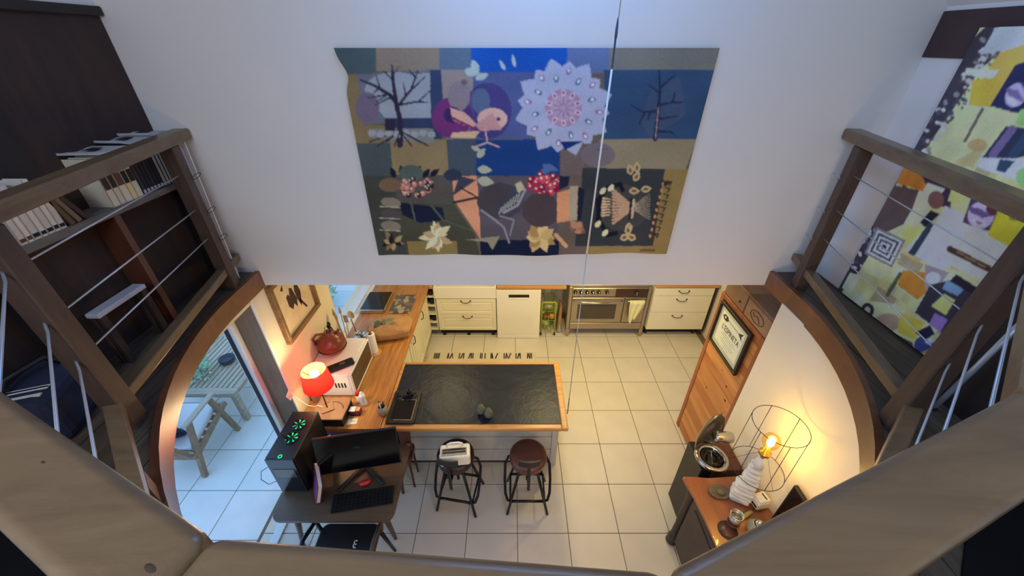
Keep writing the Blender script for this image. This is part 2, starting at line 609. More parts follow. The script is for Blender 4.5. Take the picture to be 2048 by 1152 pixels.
# sliding door to the terrace
d1 = struct('door_1', MB().box(-2.10, -2.02, 2.18, 2.236, 0, 2.1, 0.004).box(-2.10, -2.03, -0.6, 2.18, 2.05, 2.1).box(-2.10, -2.03, -0.6, -0.54, 0, 2.05).box(-2.10, -2.03, -0.54, 2.18, 0.0, 0.02), M['alu'])
struct('door_pane', MB().box(-2.075, -2.067, -0.52, 0.74, 0.02, 2.05), M['glass'], d1)
struct('door_stile', MB().box(-2.09, -2.05, 0.74, 0.80, 0.02, 2.05, 0.003), M['alu'], d1)
struct('door_seal', MB().box(-2.085, -2.055, 2.174, 2.18, 0.02, 2.05), M['black'], d1)
struct('trim_4', MB().box(-2.018, -1.852, 2.225, 2.245, 0, 2.15, 0.003), M['brown_frame'])
struct('trim_5', MB().box(-1.853, -1.843, 2.228, 2.25, 0, 2.15), M['white_plastic'])
# right ground-floor wall; a niche holds the pine cabinet
b = MB()
b.box(GX, 2.93, -2.5, 2.165, 0, 2.16)
struct('wall_living_right', b, M['cream_wall'])
# electrical wall socket
t = thing('wall_socket', 'white square wall socket turned on its corner beside the red lamp', 'socket', (-GX, 2.22, 1.2))
m45 = Matrix.Rotation(R(45), 4, 'X')
part('cover_plate', MB().box(0, 0.008, -0.04, 0.04, -0.04, 0.04, 0.003, mat=Matrix.Rotation(R(20), 4, 'X')), M['white_plastic'], t)
part('socket_inset', MB().box(0.008, 0.012, -0.024, 0.024, -0.024, 0.024, 0.002, mat=Matrix.Rotation(R(20), 4, 'X')), M['enamel'], t)

# ------------------------------------------------------------------ railing of the gallery
RZ = 3.247
HT = 0.062                      # handrail thickness
rail = thing('gallery_railing', 'brown wooden railing with steel cables around the rounded void', 'railing', (0.02, 0.2, ZD))
# far (void-side) top edge of the handrail, seen from above: left wall -> viewer -> right wall
OUT = [(-1.885, 2.395), (-1.60, 1.10), (-0.93, 0.475), (-0.31, 0.197), (0.148, 0.166), (0.743, 0.395), (1.60, 1.09), (1.94, 2.395)]
ctr = Vector((0.02, 2.0))


def off_poly(P, d):
    P = [Vector(p) for p in P]
    out = []
    for i, p in enumerate(P):
        ns = []
        if i > 0:
            e = (P[i] - P[i - 1]).normalized()
            ns.append(Vector((e.y, -e.x)))
        if i < len(P) - 1:
            e = (P[i + 1] - P[i]).normalized()
            ns.append(Vector((e.y, -e.x)))
        nn = sum(ns, Vector((0, 0))).normalized()
        k = d / max(0.4, nn.dot(ns[0]))
        if nn.dot(p - ctr) < 0:
            pass
        out.append(p + nn * k)
    return out


W_R = 0.088
INN = off_poly(OUT, W_R)
sec = 0
for i in range(len(OUT) - 1):
    a, c = Vector(OUT[i]), Vector(OUT[i + 1])
    a2, c2 = INN[i], INN[i + 1]
    g = (c - a).normalized() * 0.0008
    poly = [tuple(a + g), tuple(c - g), tuple(c2 - g), tuple(a2 + g)]
    mb = MB().prism(poly, RZ - HT, RZ, bev=0.016 if 1 < i < 5 else 0.012, seg=5, smooth=True)
    o = part('handrail', mb, M['rail'] if i in (0, 6) else M['rail_x'], rail, world=True)
    o.modifiers.new('rounded_edges', 'WEIGHTED_NORMAL')
for kx, ky, kr in ((-.345, .165, .0045), (-.56, .275, .002)):
    part('knot', MB().lathe([(0, 0), (kr, 0), (kr * .8, .0003), (0, .0003)], (kx, ky, RZ - .0001), 12, Matrix.Rotation(R(-24), 4, 'Z') @ Matrix.Diagonal((1.9, .8, 1, 1))), M['post'], rail, world=True)
# rounded stub ends of the handrail running into the wall
MID = off_poly(OUT, W_R / 2)
LOWZ = 2.43
# bottom rails (flat planks on edge) and posts
LOWO = off_poly(OUT, 0.02)
LOWI = off_poly(OUT, 0.075)
for i in range(len(OUT) - 1):
    a, c, c2, a2 = LOWO[i], LOWO[i + 1], LOWI[i + 1], LOWI[i]
    part('bottom_rail', MB().prism([tuple(a), tuple(c), tuple(c2), tuple(a2)], LOWZ - 0.05, LOWZ, bev=0.006), M['rail'] if i in (0, 6) else M['rail_x'], rail, world=True)
    if 0 < i < 6:
        part('foot_block', MB().prism([tuple(a.lerp(c, .45)), tuple(a.lerp(c, .55)), tuple(a2.lerp(c2, .55)), tuple(a2.lerp(c2, .45))], ZD, LOWZ - 0.05), M['post'], rail, world=True)


def along(i, s, d=W_R / 2):
    P = off_poly(OUT, d)
    return P[i].lerp(P[i + 1], s)


def post(i, s, w=0.075, dpt=0.075, z0=None, z1=RZ - HT):
    p = along(i, s)
    e = (Vector(OUT[i + 1]) - Vector(OUT[i])).normalized()
    ang = math.atan2(e.y, e.x)
    m = Matrix.Translation((p.x, p.y, 0)) @ Matrix.Rotation(ang, 4, 'Z')
    part('post', MB().box(-w / 2, w / 2, -dpt / 2, dpt / 2, ZD if z0 is None else z0, z1, 0.005, mat=m), M['post'], rail, world=True)
    return p


pL = post(0, 0.145)
cL = post(0, 0.985, 0.085, 0.075)
pR = post(6, 0.855)
cR = post(6, 0.015, 0.085, 0.075)
post(1, 0.97, 0.07, 0.07)
post(5, 0.03, 0.07, 0.07)
for z in (3.035, 2.83, 2.65):
    for (p, c, sgn) in ((pL, cL, -1), (pR, cR, 1)):
        part('cable', MB().tube([(p.x, p.y + 0.03, z), (c.x, c.y - 0.02, z)], 0.0038 if sgn < 0 else 0.0028, 6), M['cable'], rail, world=True)
    for (c, q, sx) in ((cL, along(1, 0.97), 1), (cR, along(5, 0.03), -1)):
        # the cable bends down out of the corner post, then runs to the next post
        d = Vector((q.x - c.x, q.y - c.y, 0)).normalized()
        side = Vector((-d.y * sx, d.x * sx, 0))
        p0 = Vector((c.x, c.y, z)) + d * 0.03 + side * (-0.012)
        pts = [p0 + Vector((0, 0, 0.022)), p0 + d * 0.025 + Vector((0, 0, 0.012)), p0 + d * 0.06, Vector((q.x, q.y, z))]
        part('cable', MB().tube(pts, 0.0045 if sx > 0 else 0.0036, 6), M['cable'], rail, world=True)
    # coiled loose cable ends behind the wall-side posts
    for (p, sx) in ((pL, 1), (pR, -1)):
        pts = []
        for k in range(12):
            a = 2 * math.pi * k / 12
            pts.append((p.x + sx * (0.06 + 0.026 * math.cos(a)), p.y + 0.03 + 0.02 * math.sin(a), z - 0.02 + 0.014 * math.sin(a + 0.6)))
        part('cable_loop', MB().tube(pts, 0.0018, 5, True), M['bronze'] if sx > 0 else M['cable'], rail, world=True)

# ------------------------------------------------------------------ kitchen: island, worktops, cabinets
CT = 0.90
# island with worktop
isl = thing('kitchen_island', 'kitchen island with black slate top framed in golden wood', 'island', (-0.32, 2.5, 0))
FX0, FX1, FY0, FY1 = -1.088, 0.424, 2.16, 2.888
b = MB()
b.box(-1.12, FX0, 2.108, 2.921, 0.86, CT, 0.004).box(FX1, 0.482, 2.108, 2.921, 0.86, CT, 0.012, 2)
b.box(FX0 - 0.002, FX1 + 0.002, 2.108, FY0, 0.86, CT, 0.01, 2).box(FX0 - 0.002, FX1 + 0.002, FY1, 2.921, 0.86, CT, 0.006)
part('wooden_rim', b, M['butcher'], isl, world=True)
part('slate_inset', MB().box(FX0, FX1, FY0, FY1, 0.865, CT - 0.002, 0.002), M['slate'], isl, world=True)
part('carcass', MB().box(-1.1, 0.40, 2.40, 2.88, 0.02, 0.86), M['dark_gap'], isl, world=True)
zz = 0.045
for hgt in (0.19, 0.19, 0.19, 0.19):
    part('cladding_board', MB().box(-1.1, 0.385, 2.366, 2.40, zz + 0.012, zz + hgt, 0.004), M['island_board'], isl, world=True)
    part('side_board', MB().box(0.40, 0.415, 2.44, 2.86, zz + 0.004, zz + hgt, 0.004), M['island_board'], isl, world=True)
    zz += hgt + 0.004
part('corner_post', MB().box(0.386, 0.447, 2.358, 2.43, 0, 0.86, 0.004), M['island_board'], isl, world=True)
part('corner_post', MB().box(0.39, 0.447, 2.86, 2.915, 0, 0.86, 0.004), M['island_board'], isl, world=True)
part('skirting', MB().box(-1.1, 0.39, 2.386, 2.4, 0.0, 0.043, 0.003), M['dark_gap'], isl, world=True)

# left worktop along the window wall, runs into the island
wt = thing('worktop', 'long golden butcher block worktop under the window wall', 'worktop', (-1.48, 3.2, CT - 0.04))
x = -1.845
while x < -1.13:
    xb = min(x + 0.118, -1.124)
    part('stave', MB().box(x, xb - 0.0008, 2.108, 4.975, CT - 0.04, CT - random.uniform(0, 0.0006), 0.0012), M['butcher_y'], wt, world=True)
    x = xb
wb = thing('back_worktop', 'narrow golden worktop edge above the dishwasher', 'worktop', (0.1, 4.7, CT - 0.04))
part('slab', MB().box(-0.205, 0.735, 4.355, 4.99, CT - 0.04, CT, 0.005), M['butcher'], wb, world=True)
wr = thing('right_worktop', 'brown worktop over the drawer unit beside the cooker', 'worktop', (2.33, 4.7, CT - 0.04))
part('slab', MB().box(1.945, 2.80, 4.37, 4.99, CT - 0.03, CT, 0.005), M['butcher'], wr, world=True)
part('end_panel', MB().box(2.765, 2.79, 4.40, 4.99, 0.1, CT - 0.03, 0.003), M['dark_wood'], wr, world=True)
wl = thing('corner_worktop', 'golden worktop corner beside the white sink', 'worktop', (-1.11, 4.7, CT - 0.04))
part('slab', MB().box(-1.122, -1.072, 4.36, 4.99, CT - 0.04, CT, 0.003), M['butcher'], wl, world=True)


def handle(parent, c, w=0.12, axis='x', drop=0.02, out=0.03):
    # bent wire handle, standing out towards -y (axis x) or +x (axis z)
    pts = []
    for k in range(9):
        s = -1 + 2 * k / 8
        o = out * (1 - abs(s) ** 5)
        if axis == 'x':
            pts.append((c[0] + s * w / 2, c[1] - o, c[2] - drop * (1 - abs(s) ** 3)))
        else:
            pts.append((c[0] + o, c[1], c[2] + s * w / 2))
    mb = MB().tube(pts, 0.0055, 6)
    for s in (-1, 1):
        q = (c[0] + s * w / 2, c[1], c[2]) if axis == 'x' else (c[0], c[1], c[2] + s * w / 2)
        mb.ell(q, (0.011, 0.011, 0.011), 8, 6)
    return part('handle', mb, M['bronze'], parent, world=True)


def shaker(name, parent, x0, x1, z0, z1, y, axis='x', flat=False):
    """panelled front in the plane y (axis x) or x=y (axis y), face towards the room"""
    mb = MB()
    f = 0.07 if (z1 - z0) > 0.3 else 0.05
    def bx(a0, a1, c0, c1, d0, d1, bev=0.002):
        if axis == 'x':
            mb.box(a0, a1, y + d0, y + d1, c0, c1, bev)
        else:
            mb.box(y - d1, y - d0, a0, a1, c0, c1, bev)
    if flat:
        bx(x0, x1, z0, z1, 0, 0.02, 0.003)
    else:
        bx(x0, x0 + f, z0, z1, 0, 0.02)
        bx(x1 - f, x1, z0, z1, 0, 0.02)
        bx(x0 + f, x1 - f, z0, z0 + f, 0, 0.02)
        bx(x0 + f, x1 - f, z1 - f, z1, 0, 0.02)
        bx(x0 + f - .002, x1 - f + .002, z0 + f - .002, z1 - f + .002, 0.009, 0.02, 0.001)
        bx(x0 + f + .03, x1 - f - .03, z0 + f + .02, z1 - f - .02, 0.004, 0.012, 0.003)
    return part(name, mb, M['cream'], parent, world=True)


# sink cabinet with apron sink
sk = thing('sink_cabinet', 'cream sink cabinet with white apron sink and two drawers', 'cabinet', (-0.635, 4.7, 0))
part('carcass', MB().box(-1.055, -0.225, 4.40, 4.97, 0.13, 0.69), M['cream'], sk, world=True)
mb = MB()
mb.box(-1.068, -0.212, 4.372, 4.40, 0.695, 0.885, 0.008, 2).box(-1.068, -0.212, 4.93, 4.97, 0.695, 0.885, 0.006)
mb.box(-1.068, -1.035, 4.40, 4.93, 0.695, 0.885, 0.006).box(-0.245, -0.212, 4.40, 4.93, 0.695, 0.885, 0.006).box(-1.035, -0.245, 4.40, 4.93, 0.695, 0.715)
part('apron_sink', mb, M['enamel'], sk, 'white apron sink', world=True)
d = shaker('drawer', sk, -1.045, -0.222, 0.415, 0.68, 4.382)
handle(d, (-0.64, 4.38, 0.655), 0.13)
d = shaker('drawer', sk, -1.045, -0.222, 0.14, 0.41, 4.382)
handle(d, (-0.63, 4.38, 0.392), 0.13)
for px_, py_ in ((-1.0, 4.46), (-0.28, 4.46), (-0.64, 4.46)):
    part('leg', MB().lathe([(0, 0), (.025, 0), (.025, .012), (.016, .02), (.016, .13), (0, .13)], (px_, py_, 0), 10), M['black'], sk, world=True)
part('plinth', MB().box(-1.055, -0.225, 4.50, 4.52, 0, 0.13), M['dark_gap'], sk, world=True)
mb = MB().tube([(-0.64, 4.95, 0.885), (-0.64, 4.95, 1.15), (-0.64, 4.92, 1.2), (-0.64, 4.84, 1.22), (-0.64, 4.79, 1.17)], 0.012, 8)
part('tap', mb, M['chrome'], sk, world=True)

# bottle shelf in the corner
ws = thing('bottle_shelf', 'narrow open cream shelf stack between worktop corner and sink cabinet', 'shelf', (-1.16, 4.7, 0))
part('side_panel', MB().box(-1.262, -1.247, 4.40, 4.97, 0.13, 0.86), M['cream'], ws, world=True)
part('side_panel', MB().box(-1.078, -1.064, 4.40, 4.97, 0.13, 0.86), M['cream'], ws, world=True)
part('back_panel', MB().box(-1.247, -1.078, 4.72, 4.735, 0.13, 0.86), M['cream'], ws, world=True)
zs = [0.145, 0.27, 0.415, 0.56, 0.71]
for z in zs:
    part('shelf', MB().box(-1.247, -1.078, 4.395, 4.72, z - 0.012, z + 0.004, 0.002), M['cream'], ws, world=True)
part('leg', MB().box(-1.25, -1.22, 4.45, 4.48, 0, 0.13, 0.003), M['black'], ws, world=True)
bprof = [(0, 0), (0.036, 0), (0.037, 0.01), (0.037, 0.2), (0.03, 0.235), (0.014, 0.265), (0.014, 0.31), (0, 0.31)]
names = ['second', 'third', 'topmost']
for k, z in enumerate((0.27, 0.56, 0.71)):
    for q in range(2):
        t = thing('wine_bottle', 'dark wine bottle lying %s on the %s level of the corner shelf' % (('left', 'right')[q], ('lowest filled', 'middle filled', 'topmost')[k]), 'bottle', (-1.205 + q * 0.083, 4.43, z + 0.042), group='bottles in the corner shelf')
        rot = Matrix.Rotation(R(-90), 4, 'X')
        part('bottle_body', MB().lathe([(0, 0), (.037, 0), (.037, .2), (.014, .25), (.014, .27), (0, .27)], (0, 0, 0), 12, rot), M['black_gloss'], t)
        part('bottle_base', MB().lathe([(0, -.001), (.02, -.001), (.028, -.003), (.034, -.001)], (0, 0, 0), 12, rot), M['slate'], t)

# dishwasher
dw = thing('dishwasher', 'white dishwasher with black display slot between sink and trolley', 'dishwasher', (0.092, 4.65, 0))
part('body', MB().box(-0.2, 0.385, 4.39, 4.96, 0.03, 0.85), M['enamel'], dw, world=True)
mb = MB().box(-0.212, 0.396, 4.36, 4.39, 0.075, 0.845, 0.006, 2)
dr = part('door', mb, M['enamel'], dw, world=True)
part('display_slot', MB().box(-0.045, 0.235, 4.357, 4.362, 0.725, 0.772, 0.001), M['black_gloss'], dr, world=True)
part('grip', MB().box(-0.04, 0.23, 4.352, 4.362, 0.70, 0.72, 0.004), M['enamel'], dr, world=True)
part('kick_plate', MB().box(-0.212, 0.396, 4.362, 4.39, 0.004, 0.07, 0.004), M['enamel'], dw, world=True)

# vegetable trolley in the gap
tr = thing('vegetable_trolley', 'slim lime green trolley of wire baskets beside the dishwasher', 'trolley', (0.535, 4.6, 0))
TX0, TX1, TY0, TY1 = 0.425, 0.625, 4.44, 4.80
fr = []
for y in (TY0, TY1):
    pts = [(TX0, y, 0.06), (TX0, y, 0.56)] + [(TX0 + 0.03 - 0.03 * math.cos(a), y, 0.56 + 0.03 * math.sin(a)) for a in (0.5, 1.0, 1.57)] + [(TX1 - 0.03 + 0.03 * math.sin(a), y, 0.56 + 0.03 * math.cos(a)) for a in (0.01, 0.5, 1.0)] + [(TX1, y, 0.56), (TX1, y, 0.06)]
    part('frame', MB().tube(pts, 0.009, 6), M['green'], tr, world=True)
for z in (0.10, 0.27, 0.43):
    mb = MB()
    for zz in (z, z + 0.075):
        mb.tube([(TX0, TY0, zz), (TX1, TY0, zz), (TX1, TY1, zz), (TX0, TY1, zz)], 0.004, 5, True)
    for k in range(7):
        yy = TY0 + (TY1 - TY0) * k / 6
        mb.tube([(TX0, yy, z + .075), (TX0, yy, z), (TX1, yy, z), (TX1, yy, z + .075)], 0.003, 4)
    for k in range(5):
        xx = TX0 + (TX1 - TX0) * k / 4
        mb.tube([(xx, TY0, z + .075), (xx, TY0, z), (xx, TY1, z), (xx, TY1, z + .075)], 0.003, 4)
    part('basket', mb, M['green'], tr, world=True)
for xx in (TX0, TX1):
    for yy in (TY0, TY1):
        part('castor', MB().lathe([(0, -.012), (.022, -.012), (.026, -.006), (.026, .006), (.022, .012), (0, .012)], (xx, yy, 0.027), 12, Matrix.Rotation(R(90), 4, 'Y')).box(xx - .006, xx + .006, yy - .006, yy + .006, 0.03, 0.07), M['black'], tr, world=True)
veg = [('onion', 'red onion in the middle basket of the green trolley', 'vegetable', 0.49, 4.50, 0.27, (0.04, 0.04, 0.036), C(150, 60, 60)),
       ('lemon', 'yellow lemon in the left of the middle trolley basket', 'fruit', 0.465, 4.60, 0.27, (0.032, 0.042, 0.032), C(214, 190, 60)),
       ('orange', 'orange at the right front of the middle trolley basket', 'fruit', 0.578, 4.49, 0.27, (0.042, 0.042, 0.042), C(226, 150, 50)),
       ('cabbage', 'pale green cabbage in the lowest trolley basket', 'vegetable', 0.50, 4.56, 0.10, (0.062, 0.066, 0.05), C(176, 186, 110)),
       ('lettuce', 'darker green lettuce behind the cabbage in the lowest trolley basket', 'vegetable', 0.555, 4.70, 0.10, (0.06, 0.06, 0.05), C(120, 146, 66)),
       ('melon', 'oval pale green melon in the topmost trolley basket', 'fruit', 0.525, 4.54, 0.43, (0.075, 0.085, 0.05), C(160, 158, 106))]
for nm, lb, ct, vx, vy, vz, rr, cc in veg:
    t = thing(nm, lb, ct, (vx, vy, vz + 0.004))
    part('flesh', MB().ell((0, 0, rr[2]), rr, 14, 9), paint(nm + '_skin', cc, 0.5, var=0.25, scale=18, bump=0.2, bscale=30), t)
    part('stalk', MB().tube([(0, 0, rr[2] * 1.95), (0.003, 0, rr[2] * 2.2)], 0.004, 6), M['bronze'], t)
t = thing('paper_bag', 'folded brown paper bag standing between trolley and cooker', 'bag', (0.70, 4.56, 0))
part('bag_body', MB().quads([(-.035, -.07, 0), (.03, -.07, 0), (.03, .1, 0), (-.035, .1, 0), (-.012, -.06, .45), (.016, -.06, .5), (.016, .1, .47), (-.012, .1, .5)], [(0, 1, 2, 3), (0, 1, 5, 4), (1, 2, 6, 5), (2, 3, 7, 6), (3, 0, 4, 7), (4, 5, 6, 7)]), M['kraft'], t)
part('bag_fold', MB().quads([(-.03, -.075, .02), (.028, -.075, .02), (.0, -.095, .2)], [(0, 1, 2)]), M['grey_paper'], t)

# range cooker
ck = thing('range_cooker', 'wide stainless range cooker with knobs and two oven doors', 'cooker', (1.345, 4.7, 0))
part('body', MB().box(0.785, 1.905, 4.43, 4.98, 0.14, 0.885, 0.006), M['steel'], ck, world=True)
part('hob', MB().box(0.80, 1.89, 4.43, 4.97, 0.885, 0.9, 0.003), M['black'], ck, world=True)
cp = part('control_panel', MB().box(0.83, 1.865, 4.405, 4.43, 0.705, 0.845, 0.006), M['steel'], ck, world=True)
part('timer_panel', MB().box(1.42, 1.86, 4.401, 4.406, 0.715, 0.84), paint('dark_maroon_panel', C(66, 40, 38), 0.25), cp, world=True)
part('panel_end', MB().box(0.785, 0.83, 4.405, 4.43, 0.14, 0.862, 0.004), M['steel'], ck, world=True)
part('panel_end', MB().box(1.865, 1.905, 4.405, 4.43, 0.14, 0.862, 0.004), M['steel'], ck, world=True)
for kx in (0.865, 0.945, 1.025, 1.105, 1.185, 1.30, 1.70):
    k = part('knob', MB().lathe([(0, 0), (.026, 0), (.027, .012), (.022, .03), (0, .03)], (kx, 4.405, 0.785), 14, Matrix.Rotation(R(90), 4, 'X')), M['black_gloss'], ck, world=True)
    part('pointer', MB().box(kx - .006, kx + .006, 4.36, 4.378, 0.755, 0.81, 0.002), M['chrome'], k, world=True)
for kx in (1.47, 1.5, 1.53):
    part('display_mark', MB().box(kx - .01, kx + .01, 4.403, 4.406, 0.784, 0.79), M['white_plastic'], ck, world=True)
mb = MB().box(0.835, 1.555, 4.40, 4.43, 0.265, 0.69, 0.006)
dr = part('oven_door', mb, M['steel'], ck, world=True)
part('oven_window', MB().box(0.92, 1.46, 4.396, 4.401, 0.33, 0.58, 0.002), M['oven_glass'], dr, world=True)
part('door_handle', MB().tube([(0.86, 4.40, 0.648), (0.88, 4.365, 0.645), (1.2, 4.355, 0.632), (1.50, 4.365, 0.645), (1.53, 4.40, 0.648)], 0.012, 8), M['chrome'], dr, world=True)
dr = part('oven_door', MB().box(1.57, 1.86, 4.40, 4.43, 0.265, 0.69, 0.006), M['steel'], ck, world=True)
part('door_handle', MB().tube([(1.585, 4.40, 0.66), (1.60, 4.36, 0.66), (1.83, 4.36, 0.66), (1.845, 4.40, 0.66)], 0.011, 8), M['chrome'], dr, world=True)
part('drawer_front', MB().box(0.835, 1.86, 4.40, 4.43, 0.145, 0.255, 0.005), M['steel'], ck, world=True)
for kx in (0.81, 1.88):
    for ky in (4.43, 4.92):
        part('foot', MB().quads([(kx - .03, ky - .025, .14), (kx + .03, ky - .025, .14), (kx + .03, ky + .03, .14), (kx - .03, ky + .03, .14), (kx - .018, ky - .018, 0), (kx + .018, ky - .018, 0), (kx + .018, ky + .018, 0), (kx - .018, ky + .018, 0)], [(0, 1, 2, 3), (4, 5, 6, 7), (0, 1, 5, 4), (1, 2, 6, 5), (2, 3, 7, 6), (3, 0, 4, 7)]), M['steel'], ck, world=True)
# towel over the narrow oven's handle
t = thing('tea_towel', 'pale yellow tea towel draped over the narrow oven door handle', 'towel', (1.72, 4.35, 0.67))
prof = []
vs, fs = [], []
NU, NV = 15, 13
for j in range(NV):
    v = j / (NV - 1)
    for i in range(NU):
        u = i / (NU - 1)
        hang = 0.28 + 0.14 * (1 - abs(2 * u - 0.75)) + 0.03 * math.sin(9 * u)
        x = (u - 0.5) * (0.21 - 0.10 * v * v) - 0.03 * v * v
        y = -0.018 - 0.012 * math.sin(u * 17 + 2 * v) * (0.3 + v) - 0.012 * math.sin(math.pi * min(1, v * 4))
        if j == 0:
            y = 0.018
            z = 0.0
        elif j == 1:
            y = 0.0
            z = 0.014
        else:
            z = -hang * (v - 1.2 / NV)
        vs.append((x, y, z))
for j in range(NV - 1):
    for i in range(NU - 1):
        a = j * NU + i
        fs.append((a, a + 1, a + NU + 1, a + NU))
o = part('cloth', MB().quads(vs, fs, True), paint('pale_yellow_towel', C(228, 222, 170), 0.9, var=0.04, bump=0.3, bscale=150), t)
sm = o.modifiers.new('thick', 'SOLIDIFY')
sm.thickness = 0.004
sm.offset = 0

# drawer unit right of the cooker
du = thing('drawer_unit', 'cream three drawer unit between cooker and end wall', 'cabinet', (2.34, 4.7, 0))
part('carcass', MB().box(1.945, 2.76, 4.405, 4.97, 0.145, 0.865), M['cream'], du, world=True)
for z0, z1, hz in ((0.735, 0.86, 0.815), (0.455, 0.728, 0.68), (0.15, 0.448, 0.40)):
    d = shaker('drawer', du, 1.945, 2.755, z0, z1, 4.385, flat=True)
    handle(d, (2.34, 4.385, hz), 0.14)
for px_ in (1.99, 2.7):
    part('leg', MB().lathe([(0, 0), (.025, 0), (.025, .012), (.016, .02), (.016, .145), (0, .145)], (px_, 4.5, 0), 10), M['black'], du, world=True)
part('plinth', MB().box(1.945, 2.76, 4.52, 4.54, 0, 0.145), M['dark_gap'], du, world=True)

# base cabinets under the left worktop
for k, (y0, y1) in enumerate(((2.93, 3.42), (3.425, 3.9), (3.905, 4.385))):
    t = thing('base_cabinet', 'cream base cabinet under the long worktop, %s' % ('nearest to the island', 'in the middle of its row', 'in the corner by the bottle shelf')[k], 'cabinet', (-1.5, (y0 + y1) / 2, 0), group='base cabinets under the window worktop')
    part('carcass', MB().box(-1.83, -1.19, y0 + .002, y1 - .002, 0.12, 0.86), M['cream'], t, world=True)
    d = shaker('door', t, y0 + .004, y1 - .004, 0.125, 0.852, -1.168, axis='y')
    handle(d, (-1.168, y0 + 0.06 if k != 2 else y0 + 0.06, 0.72), 0.14, axis='z')
    part('plinth', MB().box(-1.26, -1.24, y0, y1, 0, 0.12), M['dark_gap'], t, world=True)
    part('leg', MB().box(-1.3, -1.27, y0 + .05, y0 + .08, 0, 0.12), M['black'], t, world=True)
# support panel of the worktop near the desk
sp_ = thing('worktop_support', 'dark brown support under the worktop end behind the desk', 'cabinet', (-1.5, 2.5, 0))
part('carcass', MB().box(-1.83, -1.2, 2.2, 2.9, 0.0, 0.855), M['dark_wood'], sp_, world=True)
part('back_board', MB().box(-1.82, -1.21, 2.19, 2.2, 0.01, 0.85), M['dark_wood2'], sp_, world=True)

# runner on the kitchen floor with a row of dark marks
rg = thing('kitchen_runner', 'beige kitchen runner with a row of dark printed marks behind the island', 'rug', (-0.42, 3.6, 0))
part('flat_layer', MB().box(-0.75, 0.75, -0.42, 0.46, 0.0, 0.008, 0.003), paint('beige_runner', C(214, 204, 184), 0.95, var=0.06, bump=0.3, bscale=200), rg)
mk = M['navy']
mx = paint('runner_print', C(78, 68, 60), 0.95, var=0.3, scale=60)
glyphs = [(0.0, 'IIII'), (0.105, 'OV'), (0.20, 'I/I'), (0.275, 'VII'), (0.37, 'II I'), (0.455, 'IXZ'), (0.56, 'IWZ'), (0.655, 'IVI'), (0.745, 'WII')]
for gx, s in glyphs:
    q = -0.66 + gx * 1.72
    mb = MB()
    n_ = 0
    for ch in s:
        w = 0.017
        if ch == 'I':
            mb.box(q, q + 0.017, 0.325, 0.435, 0.008, 0.0095)
        elif ch in 'VXWZ/O':
            sh = {'V': 0.02, 'X': -0.014, 'W': 0.012, 'Z': 0.03, '/': 0.024, 'O': 0.006}[ch]
            mb.quads([(q, .325, .0092), (q + .02, .325, .0092), (q + .02 + sh, .435, .0092), (q + sh, .435, .0092)], [(0, 1, 2, 3)])
            if ch in 'VXWO':
                mb.quads([(q + sh + .024, .325, .0092), (q + sh + .036, .325, .0092), (q + .016 + sh, .425, .0092), (q + .004 + sh, .425, .0092)], [(0, 1, 2, 3)])
            w = 0.034
        q += w + 0.004
    part('printed_mark', mb, mx, rg)

# ------------------------------------------------------------------ things on the worktops
# microwave
mw = thing('microwave', 'white microwave with dark door standing at the wall on the worktop', 'microwave', (-1.645, 2.72, CT))
part('body', MB().box(-1.84, -1.462, 2.462, 2.98, 0.912, 1.172, 0.008, 2), M['white_plastic'], mw, world=True)
d = part('door', MB().box(-1.462, -1.44, 2.465, 2.977, 0.914, 1.168, 0.005), M['white_plastic'], mw, world=True)
part('door_window', MB().box(-1.442, -1.437, 2.49, 2.955, 0.945, 1.15, 0.002), M['oven_glass'], d, world=True)
for k in range(4):
    part('vent_slot', MB().box(-1.60 + k * 0.028, -1.588 + k * 0.028, 2.458, 2.464, 1.02, 1.075), M['bronze'], mw, world=True)
for fx, fy in ((-1.8, 2.5), (-1.5, 2.5), (-1.8, 2.94), (-1.5, 2.94)):
    part('foot', MB().lathe([(0, 0), (.014, 0), (.014, .014), (0, .014)], (fx, fy, CT), 8), M['black'], mw, world=True)
# black slab on the microwave
t = thing('remote_speaker', 'long black rounded device lying on top of the white microwave', 'speaker', (-1.565, 2.565, 1.172), 35)
part('casing', MB().box(-.125, .125, -.045, .045, 0, .035, 0.016, 3), M['black'], t)
part('button_field', MB().box(.0, .05, -.02, .02, .034, .036, 0.001), M['oven_glass'], t)
# terracotta jug
jg = thing('terracotta_jug', 'round brown glazed jug on top of the white microwave', 'jug', (-1.715, 2.80, 1.172))
part('body', MB().lathe([(0, 0), (.09, 0), (.115, .03), (.13, .075), (.122, .125), (.09, .17), (.055, .195), (.04, .205), (.038, .225), (.03, .225), (.03, .2), (0, .19)], (0, 0, 0), 24), M['terracotta'], jg)
part('base_band', MB().lathe([(.1, .012), (.119, .03), (.131, .05), (.131, .055)], (0, 0, 0), 24), paint('worn_clay', C(150, 92, 76), 0.6, var=0.2, scale=20), jg)
part('handle', MB().tube([(-.04, -.02, .215), (-.09, -.05, .225), (-.125, -.06, .18), (-.125, -.05, .11)], 0.011, 8), M['terracotta'], jg)
part('spout', MB().tube([(.05, .02, .18), (.075, .03, .2), (.085, .035, .225)], 0.016, 8, r2=0.012), M['terracotta'], jg)
